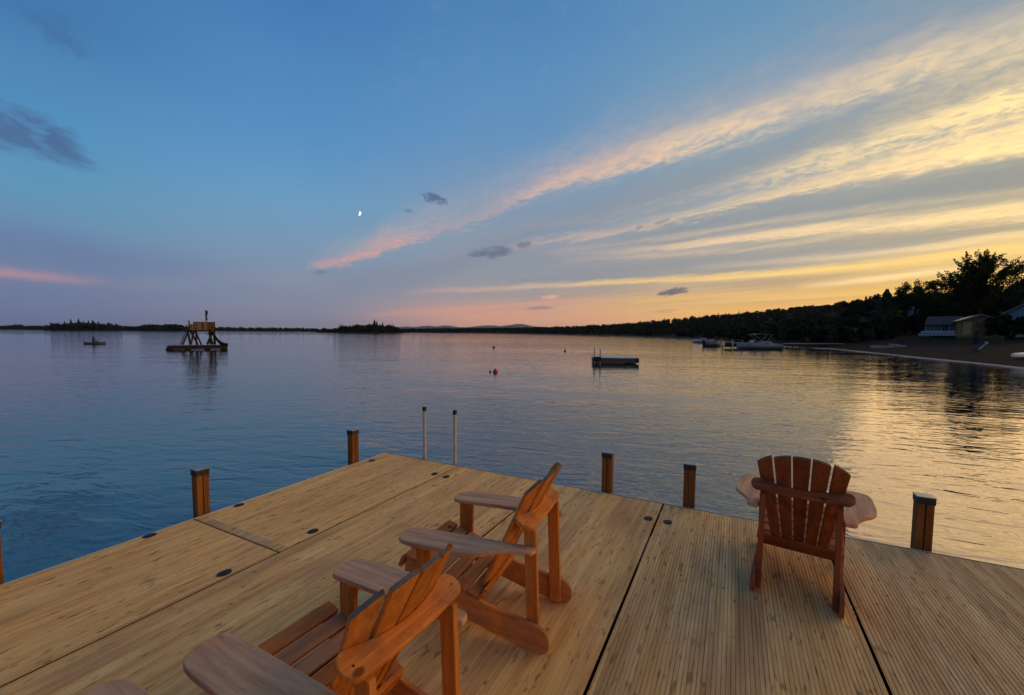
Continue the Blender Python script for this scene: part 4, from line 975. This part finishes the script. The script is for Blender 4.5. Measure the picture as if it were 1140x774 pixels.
def motorboat(px, py, L, rz, hullm, label, bimini=True):
    p = wpos(px, py); e = empty('motorboat', (p.x, p.y, 0), rz, label, 'boat', None)
    vs, fs = hull_mesh(L, L * .36, .72); q = MB(); q.raw(vs, fs, True); q.build('hull', hullm, e)
    q = MB(); q.box((.05 * L, 0, .80), (.34 * L, L * .29, .16)); q.build('deck_house', SEATM, e, .04)
    q = MB(); q.prism([(-.35, 0), (.25, 0), (.02, .38), (-.25, .38)], L * .27, frame((.13 * L, 0, .86), (1, 0, 0), (0, 0, 1))); q.build('windscreen', GLASS, e, .01)
    for x in (-.22, -.08): MB().box((x * L, L * .07, .86), (.45, .45, .40)).build('seat', SEATM, e, .05); MB().box((x * L, -L * .07, .86), (.45, .45, .40)).build('seat', SEATM, e, .05)
    q = MB(); q.box((-L * .52, 0, .75), (.34, .42, .60)); q.box((-L * .52, 0, .15), (.16, .16, .9)); q.build('outboard_motor', BLACKP, e, .05)
    if bimini:
        q = MB(); tp = [(-.30 * L + i * .075 * L, math.sin(i / 6 * PI) * .10) for i in range(7)]
        q.prism([(x, 2.00 + z) for x, z in tp] + [(x, 1.96 + z) for x, z in tp[::-1]], L * .30, frame((.04 * L, 0, 0), (1, 0, 0), (0, 0, 1))); q.build('sun_top', CANV, e)
        q = MB()
        for y in (-L * .145, L * .145):
            q.tube([(-.10 * L, y, .75), (-.25 * L, y, 1.99)], .02, 6); q.tube([(-.10 * L, y, .75), (.17 * L, y, 1.99)], .02, 6)
        q.build('sun_top_frame', WHITEP, e)
motorboat(844, 388.6, 5.6, rad(172), HULLB, 'pale blue motorboat with a raised sun top moored near the dark shore')
motorboat(793, 385.6, 3.0, rad(8), HULLN, 'small blue open boat low on the water left of the larger motorboat', False)
motorboat(780, 381.6, 3.2, rad(150), HULLW, 'small white boat farthest along the shore, left of the blue boats', False)
# boat lift beside the motorboat
p = wpos(815, 388); e = empty('boat_lift', (p.x, p.y, 0), rad(20), 'dark empty boat lift frame with pale posts beside the motorboat', 'boat lift')
for x in (-.9, .9):
    for y in (-.9, .9): MB().box((x, y, .35), (.12, .12, 1.9)).build('post', ALU, e, .01)
q = MB()
for y in (-.9, .9): q.box((0, y, 1.22), (2.0, .14, .14))
for x in (-.9, .9): q.box((x, 0, .30), (.12, 1.7, .14))
q.build('beam', DARKW, e); MB().box((0, 0, .5), (1.3, 1.5, .5)).build('cradle', BLACKP, e, .05)
# low beach jetty
a, b_ = wpos(868, 387.2), ground_hit(937, 383.6); b_ = Vector((b_.x, b_.y, .75)); dd = (b_ - a); Lj = dd.to_2d().length; e = empty('beach_jetty', ((a.x + b_.x) / 2, (a.y + b_.y) / 2, 0), math.atan2(dd.y, dd.x), 'long low grey jetty reaching from the beach out to the motorboat', 'jetty')
q = MB(); n = 26
for k in range(n): q.box((-Lj / 2 + Lj * (k + .5) / n, 0, .62), (Lj / n * .93, 1.5, .05))
q.build('deck', plain('grey_jetty_boards', (140, 132, 122), .7), e)
q = MB(); q.box((0, -.74, .52), (Lj, .06, .16)); q.box((0, .74, .52), (Lj, .06, .16)); q.build('beam', DARKW, e)
for k in range(5):
    for y in (-.68, .68): MB().tube([(-Lj / 2 + Lj * (k + .3) / 5, y, -.8), (-Lj / 2 + Lj * (k + .3) / 5, y, .95)], .06, 8).build('pile', DARKW, e)

# ------------------------------------------------------------------ along the shore
def house(px0, px1, D, zbase, hw, hr, depth, rz, wallm, roofm, label, wins=(), door=None, name='cottage', over=.35):
    # gabled house; ridge along local x
    a, b = atd(px0, HOR, D), atd(px1, HOR, D); c = (a + b) / 2; fa = math.atan2(c.x, c.y); w = (b - a).to_2d().length * math.cos(fa); rz -= fa
    z0 = gh(c.x, c.y) if zbase is None else zbase
    e = empty(name, (c.x + math.sin(fa) * depth / 2, c.y + math.cos(fa) * depth / 2, z0), rz, label, 'house')
    q = MB(); hx, hy = w / 2, depth / 2
    q.raw([(-hx, -hy, -.6), (hx, -hy, -.6), (hx, hy, -.6), (-hx, hy, -.6), (-hx, -hy, hw), (hx, -hy, hw), (hx, hy, hw), (-hx, hy, hw), (-hx, 0, hw + hr), (hx, 0, hw + hr)],
          [(0, 1, 5, 4), (2, 3, 7, 6), (1, 2, 6, 9, 5), (3, 0, 4, 8, 7), (3, 2, 1, 0)]); q.build('wall', wallm, e)
    q = MB(); sl = hr / hy; ox = hx + over; oy = hy + over; zl = hw - sl * over
    for sg in (-1, 1):
        q.raw([(-ox, sg * oy, zl + .02), (ox, sg * oy, zl + .02), (ox, 0, hw + hr + .02), (-ox, 0, hw + hr + .02), (-ox, sg * oy, zl + .16), (ox, sg * oy, zl + .16), (ox, 0, hw + hr + .16), (-ox, 0, hw + hr + .16)],
              [(0, 3, 2, 1), (4, 5, 6, 7), (0, 1, 5, 4), (1, 2, 6, 5), (2, 3, 7, 6), (3, 0, 4, 7)])
    q.build('roof', roofm, e)
    for (x, z, ww, wh) in wins:
        f = MB(); f.box((x, -hy - .03, z + wh / 2 + .04), (ww + .16, .06, .08)); f.box((x, -hy - .03, z - wh / 2 - .04), (ww + .16, .06, .08))
        for sg in (-1, 1): f.box((x + sg * (ww / 2 + .04), -hy - .03, z), (.08, .06, wh))
        f.box((x, -hy - .025, z), (.05, .04, wh)); fo = f.build('window', WHITEP, e)
        MB().box((x, -hy - .008, z), (ww, .012, wh)).build('pane', GLASS, fo)
    if door:
        x, ww, wh = door; d = MB().box((x, -hy - .03, wh / 2), (ww, .06, wh)).build('door', WHITEP, e, .01); MB().box((x + ww * .38, -hy - .075, wh * .48), (.05, .04, .12)).build('handle', BLACKP, d)
    return e
TAN = plain('tan_siding', (150, 112, 64), .8, 0, .15, 3); DKROOF = plain('dark_shingles', (58, 54, 54), .9, 0, .25, 4); NAVYW = plain('navy_siding', (70, 78, 100), .8, 0, .15, 3)
BLUEW = plain('pale_blue_siding', (120, 142, 166), .75, 0, .12, 3); METALR = plain('pale_metal_roof', (128, 134, 142), .35, .5, .1, 4); BLUER = plain('grey_blue_roof', (104, 128, 140), .5, .2, .15, 3)
def zat(py, D): return atd(1085, py, D).z
# the blue cottage with the low dark roof
house(1034, 1068, 66, zat(370, 66), 1.15, 1.2, 6, rad(-4), NAVYW, DKROOF, 'low dark roofed cottage with pale framed windows left of the tan shed', [(-1.6, .6, .5, .75), (-.5, .6, .7, .75), (1.2, .6, .8, .75)], name='cottage')
# tan shed, gable end towards the lake
a = atd(1086, HOR, 60); z0 = zat(373.5, 60)
e = empty('tan_shed', (a.x * 1.05, a.y * 1.05, z0), rad(-38), 'tan wooden shed with a pale edged roof beside the parked boat', 'shed')
hx, hy, hw, hr = 1.95, 2.6, 2.1, .75
q = MB(); q.raw([(-hx, -hy, -1), (hx, -hy, -1), (hx, hy, -1), (-hx, hy, -1), (-hx, -hy, hw), (hx, -hy, hw), (hx, hy, hw), (-hx, hy, hw), (0, -hy, hw + hr), (0, hy, hw + hr)], [(0, 1, 5, 8, 4), (2, 3, 7, 9, 6), (1, 2, 6, 5), (3, 0, 4, 7), (3, 2, 1, 0)]); q.build('wall', TAN, e)
q = MB()
for sg in (-1, 1):
    xo = sg * (hx + .35); zl = hw - hr / hx * .35; yo = hy + .3
    q.raw([(0, -yo, hw + hr + .02), (xo, -yo, zl + .02), (xo, yo, zl + .02), (0, yo, hw + hr + .02), (0, -yo, hw + hr + .18), (xo, -yo, zl + .18), (xo, yo, zl + .18), (0, yo, hw + hr + .18)], [(0, 1, 2, 3), (7, 6, 5, 4), (0, 4, 5, 1), (1, 5, 6, 2), (2, 6, 7, 3), (3, 7, 4, 0)])
q.build('roof', METALR, e)
d = MB().box((-1.28, -hy - .03, .95), (.9, .06, 1.9)).build('door', plain('pale_shed_door', (196, 160, 104), .7), e, .01); MB().box((-.95, -hy - .08, .95), (.05, .05, .14)).build('handle', BLACKP, d)
q = MB().box((.55, -hy - .03, .95), (1.9, .05, 1.9)).build('garage_door', plain('brown_garage_door', (120, 76, 48), .7), e, .01)
# house cut by the right edge
e = house(1130, 1190, 54, zat(370, 54), 2.6, 1.6, 5, rad(70), BLUEW, METALR, 'pale blue gabled house partly cut off by the right edge, above the beach', [], name='lake_house')
q = MB(); q.box((-3.4, 0, .35), (.10, 4.5, .10)); q.box((-3.4, 0, .9), (.08, 4.5, .08))
for k in range(8): q.box((-3.4, -2.1 + k * .6, .45), (.06, .06, .9))
q.build('porch_railing', HULLB, e)
f = MB(); f.box((0, -2.53, 1.6), (1.0, .06, 1.1)); fo = f.build('window', WHITEP, e); MB().box((0, -2.57, 1.6), (.84, .02, .94)).build('pane', GLASS, fo)
# house glimpsed through the trees
house(1013, 1036, 96, zat(357, 96), 2.0, 2.2, 7, rad(12), plain('dim_grey_siding', (90, 100, 110), .8), BLUER, 'grey blue roofed house half hidden under the round crowned tree', [(-1.2, 1.0, .8, 1.0), (1.0, 1.0, .8, 1.0)], name='wooded_house')
# covered pontoon boat on the lawn
g0 = ground_hit(1043, 374.5); g0 = atd(1043, 374.5, 57); z0 = gh(g0.x, g0.y)
z0 = g0.z; e = empty('pontoon_boat', (g0.x, g0.y, z0), rad(-40), 'blue and white pontoon boat parked on the grass before the low cottage', 'boat')
for y in (-.85, .85):
    MB().tube([(-2.4, y, .20), (1.9, y, .20), (2.4, y, .34)], [.24, .24, .05], 12).build('pontoon', ALU, e)
MB().box((0, 0, .46), (4.6, 2.1, .08)).build('deck', SEATM, e, .01)
q = MB(); q.box((0, -1.02, .72), (4.2, .05, .34)); q.box((0, 1.02, .72), (4.2, .05, .34)); q.box((-2.1, 0, .72), (.05, 1.99, .34)); q.box((2.1, 0, .72), (.05, 1.99, .34)); q.build('side_fence', plain('pale_blue_fence', (150, 166, 190), .5), e)
e.scale = (.72, .72, .72)
q = MB(); q.box((0, 0, .93), (4.3, 2.15, .07)); q.build('cover', HULLW, e, .02)
# parked car among the bushes
g0 = ground_hit(938, 376.0)
e = empty('parked_car', (g0.x, g0.y, g0.z), rad(-152), 'silver car parked under the dark trees behind the jetty', 'car')
body = rounded([(-2.1, .30), (2.1, .30), (2.15, .68), (1.25, .86), (-1.9, .90), (-2.15, .70)], .14); CARM = plain('silver_car_paint', (150, 154, 160), .25, .4, .05)
MB().prism(body, 1.7, frame((0, 0, 0), (1, 0, 0), (0, 0, 1))).build('body', CARM, e, .06)
cab = rounded([(-1.75, .86), (.95, .86), (.25, 1.42), (-1.35, 1.45)], .12); MB().prism(cab, 1.46, frame((0, 0, 0), (1, 0, 0), (0, 0, 1))).build('cabin', GLASS, e, .05)
MB().box((-.55, 0, 1.445), (1.5, 1.36, .05)).build('roof', CARM, e, .02)
for x in (-1.3, 1.3):
    for y in (-.78, .78):
        wq = MB().tube([(x, y - .1, .32), (x, y + .1, .32)], .32, 18, True, False).build('wheel', BLACKP, e); MB().tube([(x, y - .11, .32), (x, y + .11, .32)], .19, 14, True, False).build('rim', ALU, wq)
for y in (-.6, .6): MB().box((2.12, y, .62), (.06, .32, .14)).build('headlight', HULLW, e, .02)
# low beach wall
a, b_ = ground_hit(969, 387.6), ground_hit(1009, 385.6); dd = b_ - a; Lw = dd.to_2d().length
e = empty('beach_wall', ((a.x + b_.x) / 2, (a.y + b_.y) / 2, min(a.z, b_.z)), math.atan2(dd.y, dd.x), 'low pale stone wall with a short return across the dark beach', 'wall')
q = MB(); rr = random.Random(9); n = 22
for k in range(n): q.box((-Lw / 2 + Lw * (k + .5) / n, rr.uniform(-.03, .03), .12), (Lw / n * .96, .34, .42 + rr.uniform(-.03, .03)))
for k in range(7): q.box((Lw / 2 + .05, .35 + k * .5, .14 + k * .03), (.34, .47, .42 + rr.uniform(-.03, .03)))
q.build('stone_course', plain('pale_wall_stone', (150, 144, 138), .85, 0, .2, 2), e, .02)
# white canoe on the beach
g0 = ground_hit(1149, 398.8); e = empty('white_canoe', (g0.x, g0.y, g0.z + .05), rad(8), 'white canoe lying upside down on the beach at the right edge', 'canoe')
vs = []; fs = []; NS, NR = 17, 9
for i in range(NS):
    u = i / (NS - 1) * 2 - 1; w = .42 * (1 - abs(u) ** 2.2) + .01; hh = .36 - .02 + .10 * u * u
    for k in range(NR): a_ = PI * k / (NR - 1); vs.append((u * 2.0, math.cos(a_) * w, math.sin(a_) * .36 * (1 - .25 * abs(u) ** 3)))
for i in range(NS - 1):
    for k in range(NR - 1): fs.append((i * NR + k, (i + 1) * NR + k, (i + 1) * NR + k + 1, i * NR + k + 1))
    fs.append((i * NR + NR - 1, (i + 1) * NR + NR - 1, (i + 1) * NR, i * NR))
fs += [tuple(range(NR)), tuple(range((NS - 1) * NR, NS * NR))[::-1]]
q = MB(); q.raw(vs, fs, True); q.build('hull', plain('bright_white_hull', (232, 234, 236), .3, 0, .05), e)
q = MB()
for y in (-.43, .43): pass
q.tube([(-1.95, 0, .20), (0, .0, .366), (1.95, 0, .20)], .018, 6); q.build('keel_strip', ALU, e)
# closed parasol and beach chair
g0 = ground_hit(1085.5, 391.0)
e = empty('closed_parasol', (g0.x, g0.y, g0.z), 0, 'closed navy parasol standing on the beach before the tan shed', 'parasol')
NAVY = plain('navy_parasol_cloth', (34, 36, 66), .9); MB().tube([(0, 0, -.2), (0, 0, 2.25)], .025, 8).build('pole', ALU, e)
q = MB(); vs = []; fs = []; pr = [(.03, 2.2), (.10, 2.0), (.17, 1.5), (.20, 1.0), (.16, .72)]
for r_, z in pr:
    for k in range(16): a_ = 2 * PI * k / 16; rr_ = r_ * (1.0 if k % 2 else .72); vs.append((math.cos(a_) * rr_, math.sin(a_) * rr_, z))
for i in range(len(pr) - 1):
    for k in range(16): fs.append((i * 16 + k, (i + 1) * 16 + k, (i + 1) * 16 + (k + 1) % 16, i * 16 + (k + 1) % 16))
fs += [tuple(range(16)), tuple(range((len(pr) - 1) * 16, len(pr) * 16))[::-1]]
q.raw(vs, fs, False); q.build('cloth', NAVY, e)
g0 = ground_hit(1087.5, 394.0)
e = empty('beach_chair', (g0.x, g0.y, g0.z), rad(150), 'dark beach chair with a pale back cloth and white cushion on the dark beach', 'chair')
q = MB()
for y in (-.3, .3): q.tube([(-.55, y, 0), (.45, y, .38)], .022, 6); q.tube([(.40, y, 0), (-.12, y, .36), (-.62, y, 1.0)], .022, 6)
q.build('frame', BLACKP, e)
q = MB(); q.prism([(-.12, .36), (-.62, 1.0), (-.60, 1.02), (-.10, .38)], .56, frame((0, 0, 0), (1, 0, 0), (0, 0, 1))); q.build('backrest', plain('pale_canvas', (140, 134, 130), .9), e)
q = MB(); q.prism([(-.12, .36), (.42, .40), (.42, .43), (-.12, .39)], .56, frame((0, 0, 0), (1, 0, 0), (0, 0, 1))); q.build('seat', NAVY, e)
q = MB(); q.box((-.58, 0, 1.02), (.12, .42, .12)); q.build('head_cushion', HULLW, e, .04)

# ------------------------------------------------------------------ moon
mm = bpy.data.materials.new('moon_glow'); mm.use_nodes = True; t = mm.node_tree; t.nodes.clear()
em = t.nodes.new('ShaderNodeEmission'); em.inputs['Color'].default_value = (1, .96, .88, 1); em.inputs['Strength'].default_value = 1.6
ou = t.nodes.new('ShaderNodeOutputMaterial'); t.links.new(em.outputs[0], ou.inputs['Surface'])
DM = 30000; c0 = Vector((0, 0, CZ)) + ray(399.5, 237.5).normalized() * DM; r = 2.2 / CF * DM
toC = (Vector((0, 0, CZ)) - c0).normalized(); rt = toC.cross(Vector((0, 0, 1))).normalized() * -1; up = rt.cross(toC) * -1
ang = rad(-14); rt2 = rt * math.cos(ang) + up * math.sin(ang); up2 = up * math.cos(ang) - rt * math.sin(ang)
vs = []; fs = []; n, mseg = 16, 8                # the sunlit part of the ball, a bulging lune
for i in range(n + 1):
    a = PI * i / n - PI / 2
    for k in range(mseg + 1):
        b_ = rad(8) + (PI / 2 - rad(8)) * k / mseg
        d = rt2 * (math.cos(a) * math.sin(b_)) + up2 * math.sin(a) + toC * (math.cos(a) * math.cos(b_)); vs.append(tuple(c0 + d * r))
for i in range(n):
    for k in range(mseg): j = i * (mseg + 1) + k; fs.append((j, j + 1, j + mseg + 2, j + mseg + 1))
me = bpy.data.meshes.new('moon'); me.from_pydata(vs, [], fs); me.materials.append(mm); mo = bpy.data.objects.new('moon', me); COL.objects.link(mo)
tag(mo, 'small bright half moon above the pink end of the cloud band', 'moon')

# ------------------------------------------------------------------ evening haze
hm_ = bpy.data.materials.new('evening_haze'); hm_.use_nodes = True; t = hm_.node_tree; t.nodes.clear()
pv = t.nodes.new('ShaderNodeVolumePrincipled'); pv.inputs['Color'].default_value = (.90, .92, 1.0, 1); pv.inputs['Density'].default_value = 3.5e-5; pv.inputs['Anisotropy'].default_value = .35
ou = t.nodes.new('ShaderNodeOutputMaterial'); t.links.new(pv.outputs[0], ou.inputs['Volume'])
hz = MB().box((0, 4500, 130), (30000, 22000, 264)).build('haze', hm_); tag(hz, 'thin evening haze over the lake and far hills', 'haze', None, 'stuff')
